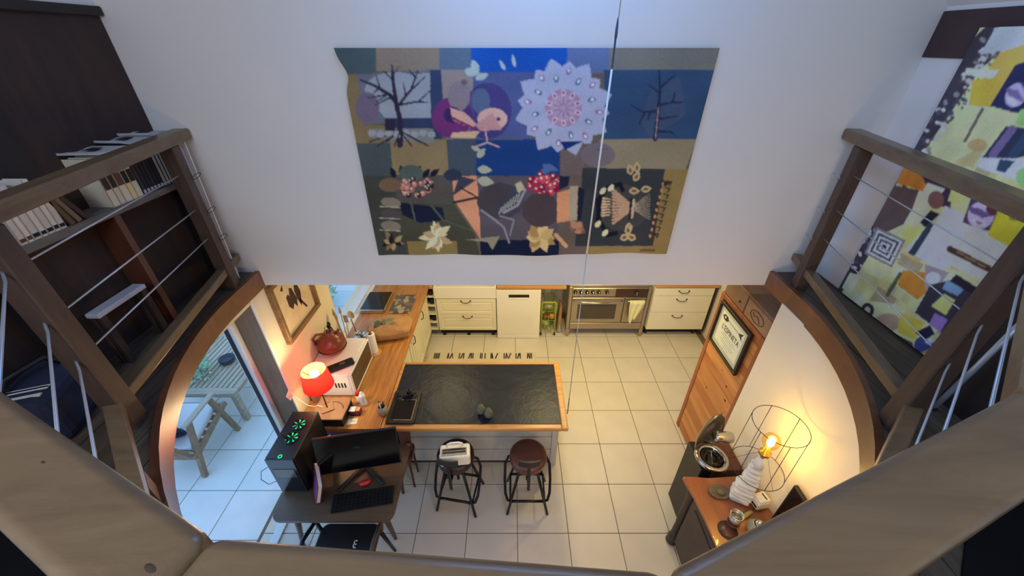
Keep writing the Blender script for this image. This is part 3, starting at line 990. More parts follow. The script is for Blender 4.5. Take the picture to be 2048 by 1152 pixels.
# pot of utensils behind it
up = thing('utensil_pot', 'dark pot packed with kitchen spoons and brushes behind the brown jug', 'pot', (-1.70, 3.06, CT))
part('pot', MB().lathe([(0, 0), (.05, 0), (.06, .02), (.065, .15), (.06, .15), (.055, .02), (0, .02)], (0, 0, 0), 18), M['black_gloss'], up)
tools = [(-.10, -.06, .42, 'spoon'), (-.13, .0, .40, 'spoon'), (-.06, .03, .47, 'brush'), (-.02, .06, .52, 'brush'), (-.085, .05, .50, 'brush'), (.03, .03, .44, 'spatula')]
for (dx, dy, h, kind) in tools:
    mb = MB().tube([(dx * .2, dy * .2, .03), (dx, dy, h - .05)], 0.005, 6)
    if kind == 'spoon':
        mb.ell((dx * 1.1, dy * 1.1, h - .02), (.02, .012, .03), 10, 7)
    elif kind == 'brush':
        mb.lathe([(0.004, 0), (.014, .03), (.01, .07), (.0, .1)], (dx, dy, h - .06), 8)
    else:
        mb.box(dx - .022, dx + .022, dy - .003, dy + .003, h - .06, h + .03, .002)
    part({'spoon': 'spoon', 'brush': 'brush', 'spatula': 'spatula'}[kind], mb, M['black'] if kind == 'spoon' else M['teak_grey'], up)
t = thing('soup_ladle', 'steel ladle standing upright in front of the blue window', 'ladle', (-1.74, 3.26, CT))
part('stem', MB().tube([(.06, .0, 0), (.03, .01, .26), (.03, .01, .33)], 0.006, 6), M['chrome'], t)
part('bowl', MB().lathe([(.0, -.03), (.03, -.022), (.045, 0), (.04, 0), (.0, -.022)], (.045, .0, .35), 14, Matrix.Rotation(R(55), 4, 'Y')), M['chrome'], t)
part('stand', MB().lathe([(0, 0), (.05, 0), (.05, .012), (0, .016)], (.06, 0, 0), 14), M['chrome'], t)
# clear jars
for k, (jx, jy, jr, jh, lb) in enumerate(((-1.62, 3.11, .045, .15, 'clear glass jar touching the utensil pot'), (-1.575, 3.205, .04, .13, 'squat clear glass jar in the middle of the glass cluster'), (-1.525, 3.12, .04, .17, 'tall clear glass jar beside the paper towel roll'), (-1.655, 3.235, .045, .12, 'clear glass jar at the back by the kraft sack'))):
    t = thing('glass_jar', lb, 'jar', (jx, jy, CT), group='glass jars behind the microwave')
    part('glass_body', MB().lathe([(0, 0), (jr, 0), (jr, jh * .75), (jr * .7, jh), (jr * .64, jh), (jr * .92, jh * .74), (jr * .92, .008), (0, .008)], (0, 0, 0), 16), M['jar_glass'], t)
    part('lid', MB().lathe([(0, jh), (jr * .74, jh), (jr * .74, jh + .015), (0, jh + .015)], (0, 0, 0), 16), M['chrome'], t)
# paper towel
t = thing('paper_towel_roll', 'white paper towel roll on an upright wooden holder', 'paper towel', (-1.45, 3.06, CT))
part('roll', MB().lathe([(.02, .012), (.04, .012), (.041, .02), (.041, .25), (.04, .255), (.02, .255)], (0, 0, 0), 18), M['white_plastic'], t, 'white paper roll')
part('holder_rod', MB().lathe([(0, .01), (.012, .01), (.012, .29), (.017, .295), (.017, .31), (0, .318)], (0, 0, 0), 12), M['tan_leather'], t)
part('holder_foot', MB().lathe([(0, 0), (.07, 0), (.07, .01), (0, .012)], (0, 0, 0), 20), M['butcher'], t)
# kraft sack
sk_ = thing('kraft_sack', 'crumpled brown paper sack with green print lying on the worktop', 'sack', (-1.36, 3.38, CT), 12)
vs, fs = [], []
NU, NV = 24, 14
for j in range(NV + 1):
    ph = -math.pi / 2 + math.pi * j / NV
    for i in range(NU):
        th = 2 * math.pi * i / NU
        def sp(v, e):
            return math.copysign(abs(v) ** e, v)
        x = 0.235 * sp(math.cos(ph), .55) * sp(math.cos(th), .55)
        y = 0.17 * sp(math.cos(ph), .55) * sp(math.sin(th), .55)
        z = 0.078 * sp(math.sin(ph), .8)
        k = 1 + 0.16 * math.sin(3 * th + 2 * ph + 1) * math.cos(2 * ph) + 0.09 * math.sin(7 * th + 1.3 + 4 * ph) + 0.10 * math.sin(23 * x + 17 * y) + .05 * math.sin(60 * x - 31 * y)
        x2 = x * (1 + .05 * math.sin(7 * ph + th) + .05 * math.sin(5 * th))
        vs.append((x2, y * (0.9 + .1 * k), max(-.08, z * k) + 0.082))
for j in range(NV):
    for i in range(NU):
        a, b_ = j * NU + i, j * NU + (i + 1) % NU
        fs.append((a, b_, b_ + NU, a + NU))
part('sack_body', MB().quads(vs, fs, False), M['kraft'], sk_)
part('printed_panel', MB().ell((.0, .01, .157), (.085, .06, .022), 14, 6), paint('faded_green_print', C(120, 118, 80), 0.85, var=0.35, scale=30), sk_)
part('printed_panel', MB().ell((-.14, -.0, .138), (.055, .08, .026), 14, 6, Matrix.Rotation(R(-25), 4, 'Y')), paint('dark_green_print', C(74, 92, 66), 0.85, var=0.3, scale=30), sk_)
part('folded_neck', MB().quads([(-.2, -.12, .03), (-.2, .13, .03), (-.30, .12, .05), (-.30, -.1, .06), (-.2, -.12, .12), (-.2, .12, .13), (-.30, .1, .07), (-.30, -.09, .08)], [(0, 1, 2, 3), (4, 5, 6, 7), (0, 1, 5, 4), (1, 2, 6, 5), (2, 3, 7, 6), (3, 0, 4, 7)]), M['kraft'], sk_)
# portable hob
t = thing('black_glass_hob', 'black glass hob with steel edges on the worktop by the blue window', 'hob', (-1.69, 3.96, CT))
part('glass_top', MB().box(-.145, .145, -.2, .2, .012, .05, 0.004), M['black_gloss'], t)
part('steel_edge', MB().box(.145, .157, -.2, .2, .004, .054, .002).box(-.145, .145, -.215, -.2, .004, .054, .002), M['chrome'], t)
part('foot', MB().box(-.12, .12, -.18, .18, 0, .012), M['black'], t)
# printed glass board
t = thing('printed_cutting_board', 'glass cutting board printed with mushrooms lying near the worktop corner', 'cutting board', (-1.365, 3.95, CT))
def mush():
    m, tt, bb = _nt('printed_board')
    tc = tt.nodes.new('ShaderNodeTexCoord')
    vo = tt.nodes.new('ShaderNodeTexVoronoi')
    vo.inputs['Scale'].default_value = 18
    tt.links.new(tc.outputs['Object'], vo.inputs['Vector'])
    rr = tt.nodes.new('ShaderNodeValToRGB')
    for e, c in ((0.25, C(96, 70, 56)), (0.45, C(196, 176, 140)), (0.7, C(90, 96, 96))):
        q = rr.color_ramp.elements.new(e)
        q.color = c
    rr.color_ramp.elements[0].color = C(110, 112, 84)
    rr.color_ramp.elements[-1].color = C(70, 82, 92)
    sep = tt.nodes.new('ShaderNodeSeparateColor')
    tt.links.new(vo.outputs['Color'], sep.inputs['Color'])
    tt.links.new(sep.outputs['Red'], rr.inputs['Fac'])
    tt.links.new(rr.outputs['Color'], bb.inputs['Base Color'])
    bb.inputs['Roughness'].default_value = 0.15
    return m
part('glass_slab', MB().prism(rrect(-.13, .13, -.2, .2, .02, 3), .004, .012), mush(), t)
part('foot', MB().box(-.1, .1, -.17, .17, 0, .004), M['black'], t)

# wooden box with the red lamp on it
bx = thing('wooden_box', 'carved wooden box with dark front under the red lamp', 'box', (-1.555, 2.245, CT))
part('box_body', MB().box(-.14, .12, -.112, .115, 0, .085, .003), M['dark_wood2'], bx)
part('lid', MB().box(-.148, .128, -.12, .12, .085, .1, .004), M['tan_leather'], bx)
pts = [(.128 - .14 + .11 * math.cos(R(a)), -.02 + .09 * math.sin(R(a)), .101) for a in range(10, 150, 10)]
part('carved_arc', MB().tube(pts, .003, 5), M['bronze'], bx)
lp = thing('red_table_lamp', 'small table lamp with glowing red shade and square metal foot', 'lamp', (-1.595, 2.245, 1.0))
part('foot', MB().box(-.05, .05, -.05, .05, .0, .012, .002, mat=Matrix.Rotation(R(30), 4, 'Z')), M['tan_leather'], lp)
part('stem', MB().tube([(0, 0, .01), (0, 0, .36)], .006, 8), M['bronze'], lp)
# shade: open truncated cone, translucent red
m, t_, b_ = _nt('red_translucent_shade')
nt = t_.nodes
tl = nt.new('ShaderNodeBsdfTranslucent')
tl.inputs['Color'].default_value = (0.95, 0.03, 0.02, 1)
df = nt.new('ShaderNodeBsdfDiffuse')
df.inputs['Color'].default_value = (0.75, 0.02, 0.02, 1)
mx_ = nt.new('ShaderNodeMixShader')
mx_.inputs['Fac'].default_value = 0.5
t_.links.new(df.outputs['BSDF'], mx_.inputs[1])
t_.links.new(tl.outputs['BSDF'], mx_.inputs[2])
def with_clear(t, shader, col, f):
    tp_ = t.nodes.new('ShaderNodeBsdfTransparent')
    tp_.inputs['Color'].default_value = col
    mm = t.nodes.new('ShaderNodeMixShader')
    mm.inputs['Fac'].default_value = f
    t.links.new(shader, mm.inputs[1])
    t.links.new(tp_.outputs['BSDF'], mm.inputs[2])
    t.links.new(mm.outputs['Shader'], t.nodes['Material Output'].inputs['Surface'])


with_clear(t_, mx_.outputs['Shader'], (1.0, .03, .05, 1), .5)
part('shade', MB().lathe([(.119, .275), (.097, .455)], (0, 0, 0), 32), m, lp, 'red translucent shade')
mi, t2, b2 = _nt('cream_shade_lining')
tl2 = t2.nodes.new('ShaderNodeBsdfTranslucent')
tl2.inputs['Color'].default_value = (0.95, 0.8, 0.5, 1)
df2 = t2.nodes.new('ShaderNodeBsdfDiffuse')
df2.inputs['Color'].default_value = (0.95, 0.8, 0.45, 1)
mx2 = t2.nodes.new('ShaderNodeMixShader')
mx2.inputs['Fac'].default_value = 0.6
t2.links.new(df2.outputs['BSDF'], mx2.inputs[1])
t2.links.new(tl2.outputs['BSDF'], mx2.inputs[2])
with_clear(t2, mx2.outputs['Shader'], (1, .9, .8, 1), .5)
part('shade_lining', MB().lathe([(.0925, .454), (.114, .28)], (0, 0, 0), 32), mi, lp)
part('spider', MB().tube([(-.095, 0, .43), (0, 0, .36), (.095, 0, .43)], .003, 5), M['bronze'], lp)
part('bulb', MB().ell((0, 0, .405), (.034, .034, .04), 16, 10), glow('warm_bulb', (1.0, 0.80, 0.48, 1), 30), lp, 'glowing bulb')
part('cord', MB().tube([(-.04, 0, .015), (-.1, .03, .0), (-.14, .05, -.04), (-.16, .0, .03), (-.2, -.03, .15), (-.245, -.02, .2)], .004, 6), M['white_plastic'], lp, 'white cord')
lb_ = point('red_lamp_light', (-1.595, 2.245, 1.405), (1.0, 0.78, 0.42), 20, 0.045)
# small jars and papers in front
t = thing('red_capped_bottle', 'small white bottle with a red cap beside the wooden box', 'bottle', (-1.385, 2.40, CT))
part('bottle_body', MB().lathe([(0, 0), (.024, 0), (.026, .02), (.024, .085), (.016, .1), (0, .1)], (0, 0, 0), 14), M['white_plastic'], t)
part('cap', MB().lathe([(0, .1), (.024, .1), (.022, .13), (.012, .145), (0, .147)], (0, 0, 0), 14), M['red'], t, 'red cap')
t = thing('white_dispenser', 'white pepper mill shaped bottle next to the red capped one', 'bottle', (-1.335, 2.365, CT))
part('bottle_body', MB().lathe([(0, 0), (.026, 0), (.028, .03), (.022, .09), (.028, .12), (.02, .14), (0, .145)], (0, 0, 0), 14), M['white_plastic'], t)
part('knob', MB().ell((0, 0, .155), (.014, .014, .014), 10, 7), M['white_plastic'], t)
t = thing('burgundy_tin', 'low burgundy tin with a white card lid in front of the white bottle', 'tin', (-1.375, 2.27, CT))
part('tin_body', MB().prism(rrect(-.05, .045, -.03, .035, .015, 3), 0, .05), paint('burgundy', C(92, 28, 46), 0.3), t)
part('lid_card', MB().box(-.05, .005, -.025, .03, .05, .058, .002), M['paper'], t)
part('lid_block', MB().box(.01, .042, -.02, .025, .05, .06, .003), paint('salmon', C(228, 150, 120), 0.6), t)
t = thing('paper_note', 'small white paper note lying on the worktop below the tin', 'paper', (-1.375, 2.185, CT))
part('sheet', MB().box(-.045, .035, -.03, .03, 0, .002, mat=Matrix.Rotation(R(10), 4, 'Z')), M['paper'], t)
part('pencil_line', MB().box(-.02, .015, -.002, .002, .002, .0024), M['slate'], t)
t = thing('orange_capped_bottle', 'translucent pink bottle with orange cap at the wall beside the microwave', 'bottle', (-1.79, 2.42, CT))
part('bottle_body', MB().lathe([(0, 0), (.035, 0), (.036, .24), (.02, .29), (0, .29)], (0, 0, 0), 14), paint('pale_pink_plastic', C(226, 180, 165), 0.4), t)
part('cap', MB().lathe([(0, .29), (.022, .29), (.022, .34), (0, .345)], (0, 0, 0), 14), paint('orange_cap', C(226, 110, 80), 0.4), t)
# pencil cup
t = thing('pencil_cup', 'grey stoneware cup with scissors and pens at the island end', 'cup', (-1.135, 2.265, CT))
part('cup', MB().lathe([(0, 0), (.032, 0), (.045, .03), (.046, .06), (.034, .1), (.03, .1), (.04, .058), (.038, .03), (0, .012)], (0, 0, 0), 18), paint('grey_stoneware', C(150, 136, 116), 0.5, var=0.12, scale=30), t)
part('scissors', MB().tube([(.0, .005, .03), (-.02, .012, .15)], .005, 6).tube([(.005, -.005, .03), (.018, .01, .15)], .005, 6), M['black'], t)
part('pen', MB().tube([(-.005, -.01, .03), (-.004, -.015, .155)], .004, 6), M['white_plastic'], t)
# black kitchen scale / tablet tray
t = thing('black_tablet_stand', 'black square tray with silver outline on the slate near the cup', 'tray', (-0.965, 2.335, CT), 0)
part('tray', MB().prism(rrect(-.125, .125, -.185, .185, .022, 4), 0, .02, bev=.003), M['black'], t)
ol = MB()
ol.bar((.095, -.15, .021), (.095, .07, .021), .008, .004).bar((-.06, -.152, .021), (.095, -.152, .021), .008, .004).bar((-.04, .07, .021), (.095, .07, .021), .006, .004)
part('silver_outline', ol, M['chrome'], t)
part('screen', MB().box(-.09, .088, -.14, .062, .019, .0215, .001), M['black_gloss'], t)
part('logo_mark', MB().box(-.01, .015, -.045, -.04, .0215, .022), M['slate'], t)
t = thing('black_camera', 'small black camera with lens lying at the top of the black tray', 'camera', (-0.95, 2.455, CT + .02), 25)
part('camera_body', MB().box(-.05, .04, -.022, .022, 0, .04, .008, 2), M['black'], t)
part('lens', MB().lathe([(0, 0), (.02, 0), (.02, .03), (.014, .032), (.012, .02), (0, .02)], (0.005, 0, .035), 14), M['black_gloss'], t)
part('strap', MB().tube([(.04, 0, .02), (.075, .02, .012), (.07, -.03, .006), (.03, -.045, .005)], .006, 6), M['oven_glass'], t)
t = thing('camera_strap_coil', 'small coiled black cable with clip on the black tray', 'cable', (-1.045, 2.44, CT + .02))
part('coil', MB().tube([(.02 * math.cos(a), .025 * math.sin(a), .006 + .002 * k) for k, a in enumerate([q * .7 for q in range(14)])], .005, 6), M['black'], t)
part('clip', MB().box(.015, .03, -.03, -.018, 0, .012, .003), M['chrome'], t)
# avocados
for k, (ax, ay, sc, lb) in enumerate(((-0.275, 2.275, 1.0, 'left of the two dark green avocados on the slate'), (-0.205, 2.235, .94, 'right paler of the two green avocados on the slate'))):
    t = thing('avocado', lb, 'fruit', (ax, ay, CT), 20 * k, group='avocados on the island')
    part('skin', MB().lathe([(0, 0), (.022 * sc, .004), (.036 * sc, .02), (.041 * sc, .042), (.036 * sc, .066), (.026 * sc, .09), (.014 * sc, .108), (.005 * sc, .114), (0, .115)], (0, 0, 0), 18), M['avocado'], t)
    part('stem_knob', MB().ell((0, 0, .115), (.005, .005, .006), 8, 6), M['bronze'], t)

# framed picture on the window wall
pf = thing('framed_picture', 'dark silhouette picture in a deep wooden frame on the left wall', 'picture', (-GX, 2.70, 1.86))
Y0, Y1, Z0, Z1 = 2.41, 2.985, 1.57, 2.12
mb = MB()
for (a0, a1, c0, c1) in ((Y0, Y1, Z0, Z0 + .035), (Y0, Y1, Z1 - .035, Z1), (Y0, Y0 + .035, Z0 + .035, Z1 - .035), (Y1 - .035, Y1, Z0 + .035, Z1 - .035)):
    mb.box(-GX, -GX + .045, a0, a1, c0, c1, .004)
part('frame', mb, wood('aged_frame_wood', C(112, 82, 52), C(150, 116, 76), 'y', 18, 6, .5, .2), pf, world=True)
part('mount', MB().box(-GX, -GX + .012, Y0 + .035, Y1 - .035, Z0 + .035, Z1 - .035), paint('aged_cream_sheet', C(220, 204, 172), .9, var=.08, scale=9), pf, world=True)
ink = paint('brown_ink', C(66, 50, 46), .9, var=.2, scale=30)
def ink_poly(pts, nm='ink_figure'):
    mb = MB()
    mb.quads([(-GX + .0128, Y0 + .05 + a * (Y1 - Y0 - .1), Z0 + .05 + c * (Z1 - Z0 - .1)) for a, c in pts], [tuple(range(len(pts)))])
    part(nm, mb, ink, pf, world=True)
ink_poly([(.62, .22), (.72, .5), (.68, .7), (.6, .74), (.55, .62), (.56, .45)])
ink_poly([(.56, .45), (.5, .72), (.43, .76), (.38, .62), (.44, .42), (.5, .3)])
ink_poly([(.44, .42), (.36, .68), (.28, .66), (.28, .46), (.36, .34)])
ink_poly([(.74, .1), (.78, .12), (.64, .4), (.6, .36)])
ink_poly([(.2, .86), (.3, .92), (.26, .8)], 'ink_fleck')
ink_poly([(.66, .86), (.8, .9), (.74, .78)], 'ink_fleck')

# ------------------------------------------------------------------ desk with computer
dk = thing('desk', 'walnut desk with rounded corners and splayed legs against the worktop end', 'desk', (-1.31, 1.74, 0))
part('desk_top', MB().prism(rrect(-1.755, -.868, 1.435, 2.07, .06, 5), .725, .75, bev=.006), M['desk'], dk, world=True)
part('apron', MB().box(-1.66, -.96, 1.53, 2.0, .64, .725, .004), M['desk_leg'], dk, world=True)
for (lx, ly, fx, fy) in ((-1.64, 1.55, -1.80, 1.60), (-.99, 1.55, -1.02, 1.66), (-1.64, 1.99, -1.74, 2.05), (-1.0, 2.02, -1.05, 2.065)):
    part('leg', MB().tube([(lx, ly, .725), ((lx + fx) / 2, (ly + fy) / 2, .36), (fx, fy, 0.0)], .03, 10, r2=.014), M['desk_leg'], dk, world=True)
# hanging brown leather pouch at the desk's rear corner
t = thing('leather_chair_back', 'dark brown narrow chair back standing between desk and island', 'chair', (-0.985, 2.225, 0))
part('backrest', MB().prism([(-.045, .0), (.0, -.03), (.05, -.02), (.06, .25), (.045, .4), (-.02, .42), (-.045, .3)], -.012, .012, Matrix.Translation((0, .0, .42)) @ Matrix.Rotation(R(90), 4, 'X'), bev=.004), M['leather'], t)
part('seat', MB().prism(rrect(-.16, .06, -.11, .08, .04), .40, .44, bev=.008), M['leather'], t)
for lx, ly in ((-.12, -.085), (.03, -.085), (-.12, .05), (.03, .05)):
    part('leg', MB().tube([(lx, ly, .40), (lx * 1.15, ly * 1.15, 0)], .014, 8, r2=.009), M['desk_leg'], t)
part('cord_knot', MB().ell((.03, -.03, .56), (.025, .02, .022), 10, 7), M['tan_leather'], t)

# computer tower
pc = thing('computer_tower', 'black computer tower with green lit fans on the left of the desk', 'computer', (-1.665, 1.86, .75))
part('case', MB().box(-.105, .105, -.2, .22, .012, .41, .006), M['black'], pc)
part('front_panel', MB().box(-.105, .105, -.212, -.2, .012, .41, .006), M['black_gloss'], pc)
part('side_window', MB().box(-.108, -.105, -.17, .19, .05, .38, .001), M['oven_glass'], pc)
gr = glow('green_light', (0.01, 0.75, 0.22, 1), 1.1)
for fy in (.09, -.03):
    f = part('fan', MB().lathe([(.048, .41), (.052, .41), (.052, .418), (.048, .418)], (0.01, fy, 0), 20), M['black'], pc)
    mb = MB()
    for k in range(7):
        a = 2 * math.pi * k / 7
        mb.quads([(.01 + .012 * math.cos(a), fy + .012 * math.sin(a), .413), (.01 + .045 * math.cos(a - .1), fy + .045 * math.sin(a - .1), .412), (.01 + .045 * math.cos(a + .16), fy + .045 * math.sin(a + .16), .416)], [(0, 1, 2)])
    part('fan_blade', mb, gr, f, 'green glowing blades')
    part('fan_hub', MB().lathe([(0, .418), (.016, .418), (.016, .411), (0, .411)], (0.01, fy, 0), 12), M['black'], f)
part('power_ring', MB().lathe([(.010, 0), (.015, 0), (.015, .003), (.010, .003), (.010, 0)], (.0, -.185, .411), 16), gr, pc, 'green glowing power ring')
for sx in (.0, .022):
    part('antenna', MB().tube([(sx - .01, -.05, .41), (sx - .02, -.07, .52)], .006, 6), M['black'], pc)
part('drive_bay', MB().box(-.08, .08, -.216, -.211, .2, .3, .003), M['oven_glass'], pc)
part('power_cable', MB().tube([(-.1, -.215, .33), (-.15, -.23, .3), (-.185, -.23, .2), (-.16, -.22, .12), (-.1, -.214, .15)], .0025, 5), M['slate'], pc)
# monitor
mn = thing('monitor', 'wide black monitor tilted back on the desk', 'monitor', (-1.19, 1.80, .75), 10.3)
til = Matrix.Translation((0, 0, .1)) @ Matrix.Rotation(R(-14.5), 4, 'X')
part('panel', MB().box(-.308, .308, -.012, .012, -.02, .318, .005, mat=til), M['black'], mn)
part('screen', MB().box(-.3, .3, -.0135, -.0115, -.008, .31, mat=til), M['black_gloss'], mn)
part('arm', MB().bar((0, .04, .3), (0, .1, .03), .05, .03, .004), M['black'], mn)
for sx in (-1, 1):
    part('foot', MB().bar((0, .06, .03), (sx * .17, -.12, .009), .03, .018, .004), M['black'], mn)
kb = thing('keyboard', 'black keyboard lying at the front edge of the desk', 'keyboard', (-1.125, 1.592, .75), 10)
part('keyboard_body', MB().box(-.222, .222, -.067, .067, 0, .018, .005), M['black_matt'], kb)
key = None
for r_ in range(5):
    for c_ in range(14):
        x_, y_ = -.205 + .0295 * c_ + .0125, -.052 + .0245 * r_ + .002
        if key is None:
            key = part('key', MB().box(-.0125, .0125, -.0105, .0105, 0, .006, .0025), M['black_matt'], kb)
            key.location = (x_, y_, .018)
        else:
            inst(key, kb, (x_, y_, .018))
t = thing('red_pouch', 'small red pouch lying between monitor foot and keyboard', 'pouch', (-1.15, 1.715, .75), 20)
part('pouch_body', MB().ell((0, 0, .018), (.045, .026, .018), 14, 8), M['red'], t)
part('zip', MB().box(-.03, .03, -.002, .002, .034, .038), M['leather_dark'], t)
t = thing('purple_book', 'purple covered book leaning on its edge beside the computer tower', 'book', (-1.508, 1.655, .75), 30)
lean = Matrix.Rotation(R(18), 4, 'Y')
part('cover', MB().box(-.018, -.012, -.11, .11, 0, .19, .001, mat=lean).box(.012, .018, -.11, .11, 0, .19, .001, mat=lean), paint('purple_cover', C(112, 46, 92), .4), t)
part('pages', MB().box(-.012, .012, -.105, .108, .003, .186, mat=lean), M['paper'], t)
t = thing('pink_notebook', 'pink notebook standing behind the monitor beside the tower', 'book', (-1.475, 1.93, .75), 25)
part('cover', MB().box(-.02, -.015, -.08, .08, 0, .21, .001).box(.015, .02, -.08, .08, 0, .21, .001), paint('pink_cover', C(196, 110, 116), .5), t)
part('pages', MB().box(-.015, .015, -.077, .077, .003, .205), M['paper'], t)
t = thing('white_mouse', 'white rounded gadget lying behind the black monitor', 'gadget', (-1.33, 2.02, .75), -15)
part('shell', MB().ell((0, 0, .04), (.06, .035, .04), 14, 9), M['white_plastic'], t)
part('base', MB().box(-.035, .035, -.02, .02, 0, .015, .003), M['black'], t)
# desk chair pushed under the desk
dc = thing('desk_chair', 'dark chair with a white letter on its seat at the desk front', 'chair', (-1.25, 1.36, 0))
part('seat', MB().prism(rrect(-.24, .22, -.22, .2, .06, 4), .42, .47, bev=.012), M['black'], dc)
for lx, ly in ((-.2, -.17), (.18, -.17), (-.22, .17), (.2, .17)):
    part('leg', MB().tube([(lx, ly, .42), (lx * 1.25, ly * 1.2, 0)], .017, 8, r2=.012), M['black_metal'], dc)
for sx in (-.245, .225):
    part('arm_frame', MB().tube([(sx, .16, .44), (sx * 1.08, .17, .56), (sx * 1.1, .0, .62), (sx * 1.08, -.18, .56), (sx, -.2, .44)], .016, 8), M['post'] if sx > 0 else M['black_metal'], dc)
lm = MB()
lm.box(.05, .058, .02, .075, .4705, .472).box(.05, .075, .02, .028, .4705, .472).box(.05, .075, .043, .051, .4705, .472).box(.05, .075, .067, .075, .4705, .472)
part('white_letter', lm, M['white_plastic'], dc, 'white letter mark')

# ------------------------------------------------------------------ bar stools
def make_stool(name, label, loc, rz, seatm):
    st = thing(name, label, 'stool', loc, rz, group='swivel stools at the island')
    zt = .685
    part('seat', MB().lathe([(0, zt - .1), (.13, zt - .1), (.155, zt - .085), (.163, zt - .05), (.16, zt - .02), (.14, zt - .003), (.1, zt), (0, zt)], (0, 0, 0), 28), seatm, st)
    part('seat_plate', MB().lathe([(0, zt - .135), (.09, zt - .135), (.11, zt - .1), (0, zt - .1)], (0, 0, 0), 20), M['black_metal'], st)
    part('spindle', MB().lathe([(0, .30), (.014, .30), (.014, zt - .13), (0, zt - .13)], (0, 0, 0), 10), M['black_metal'], st)
    for sx in (-1, 1):
        for sy in (-1, 1):
            part('leg', MB().tube([(sx * .075, sy * .075, zt - .13), (sx * .184, sy * .16, 0)], .0125, 8), M['black_metal'], st)
        # outer bow: from the seat plate down the outside, curling into the front bar
        part('bow', MB().tube([(sx * .1, .08, zt - .14), (sx * .17, .085, zt - .17), (sx * .2, .06, zt - .24), (sx * .205, -.02, .34), (sx * .20, -.09, .23), (sx * .18, -.125, .175), (sx * .15, -.128, .165)], .0125, 8), M['black_metal'], st)
        part('side_bar', MB().tube([(sx * .155, -.13, .165), (sx * .155, .13, .165)], .009, 6), M['black_metal'], st)
    part('foot_bar', MB().tube([(-.155, -.13, .165), (.155, -.13, .165)], .0125, 8), M['black_metal'], st)
    part('foot_bar', MB().tube([(-.155, .13, .165), (.155, .13, .165)], .0125, 8), M['black_metal'], st)
    part('back_post', MB().bar((0, -.1, zt - .12), (0, -.185, zt - .13), .03, .01, .002).bar((0, -.185, .44), (0, -.185, zt + .15), .026, .012, .002, up=(0, 1, 0)), M['black_metal'], st)
    mb = MB()
    vs = []
    for k in range(13):
        a = R(-90 - 26 + 52 * k / 12)
        for r_, z in ((.20, zt + .10), (.20, zt + .165), (.188, zt + .165), (.188, zt + .10)):
            vs.append((r_ * math.cos(a), r_ * math.sin(a), z))
    fs = [(4 * k + q, 4 * k + (q + 1) % 4, 4 * k + 4 + (q + 1) % 4, 4 * k + 4 + q) for k in range(12) for q in range(4)] + [(0, 1, 2, 3), (48, 49, 50, 51)]
    part('backrest', mb.quads(vs, fs), M['black'], st)
    return st


make_stool('bar_stool', 'black framed stool with plain brown leather seat, right of the pair', (.14, 2.025, 0), 0, M['leather'])
make_stool('bar_stool', 'black framed stool carrying the white toaster, left of the pair', (-.49, 2.03, 0), -9, M['leather_dark'])
tt_ = thing('white_toaster', 'retro white toaster with a handle standing on the left stool', 'toaster', (-.475, 1.965, .686), 6)
part('shell', MB().box(-.125, .125, -.07, .07, .008, .125, .02, 3), M['enamel'], tt_)
part('top_band', MB().box(-.11, .10, -.045, .02, .124, .132, .003), M['teak_grey'], tt_)
part('slot', MB().box(-.1, .09, -.03, -.012, .131, .134), M['black'], tt_)
part('slot', MB().box(-.1, .09, -.005, .012, .131, .134), M['black'], tt_)
part('handle', MB().tube([(-.065, .045, .12), (-.06, .045, .15), (-.03, .045, .163), (.03, .045, .163), (.06, .045, .15), (.065, .045, .12)], .009, 8), M['white_plastic'], tt_)
part('base', MB().box(-.115, .115, -.06, .06, 0, .01), M['black'], tt_)
part('lever', MB().box(-.137, -.122, -.012, .012, .06, .075, .003), M['chrome'], tt_)

# ------------------------------------------------------------------ right side: pine cabinet, bin, sideboard
cb = thing('pine_cabinet', 'tall orange pine cabinet of horizontal planks with a brown frame', 'cabinet', (2.15, 2.53, 0))
CX, CY0, CY1, CZ = 1.875, 2.175, 2.875, 1.80
part('carcass', MB().box(1.90, 2.5, CY0, CY1, 0.0, CZ), M['pine_stile'], cb, world=True)
part('stile', MB().box(CX, 1.90, CY0, CY0 + .06, 0, CZ, .003), M['pine_stile'], cb, world=True)
part('stile', MB().box(CX, 1.90, CY1 - .05, CY1, 0, CZ, .003), M['pine_stile'], cb, world=True)
part('top_rail', MB().box(CX, 1.90, CY0 + .06, CY1 - .05, CZ - .05, CZ, .003), M['pine_stile'], cb, world=True)
z = .02
k = 0
while z < CZ - .06:
    h = [.105, .125, .09, .13, .11][k % 5]
    z1 = min(z + h, CZ - .05)
    o = part('plank', MB().box(CX + .006 + random.uniform(-.001, .001), 1.90, CY0 + .06, CY1 - .05, z + .0015, z1 - .0015, .002), M['pine'] if k % 3 else M['pine2'], cb, world=True)
    z = z1
    k += 1
for ky, kz, r_ in ((2.33, 1.0, .014), (2.38, 1.12, .011), (2.62, .85, .012), (2.30, .86, .011), (2.36, .74, .012), (2.50, 1.2, .008)):
    part('knot', MB().lathe([(0, 0), (r_, 0), (r_ * .8, .0012), (0, .0012)], (CX + .006, ky, kz), 10, Matrix.Rotation(R(-90), 4, 'Y') @ Matrix.Diagonal((.7, 1.3, 1, 1))), M['dark_wood'], cb, world=True)
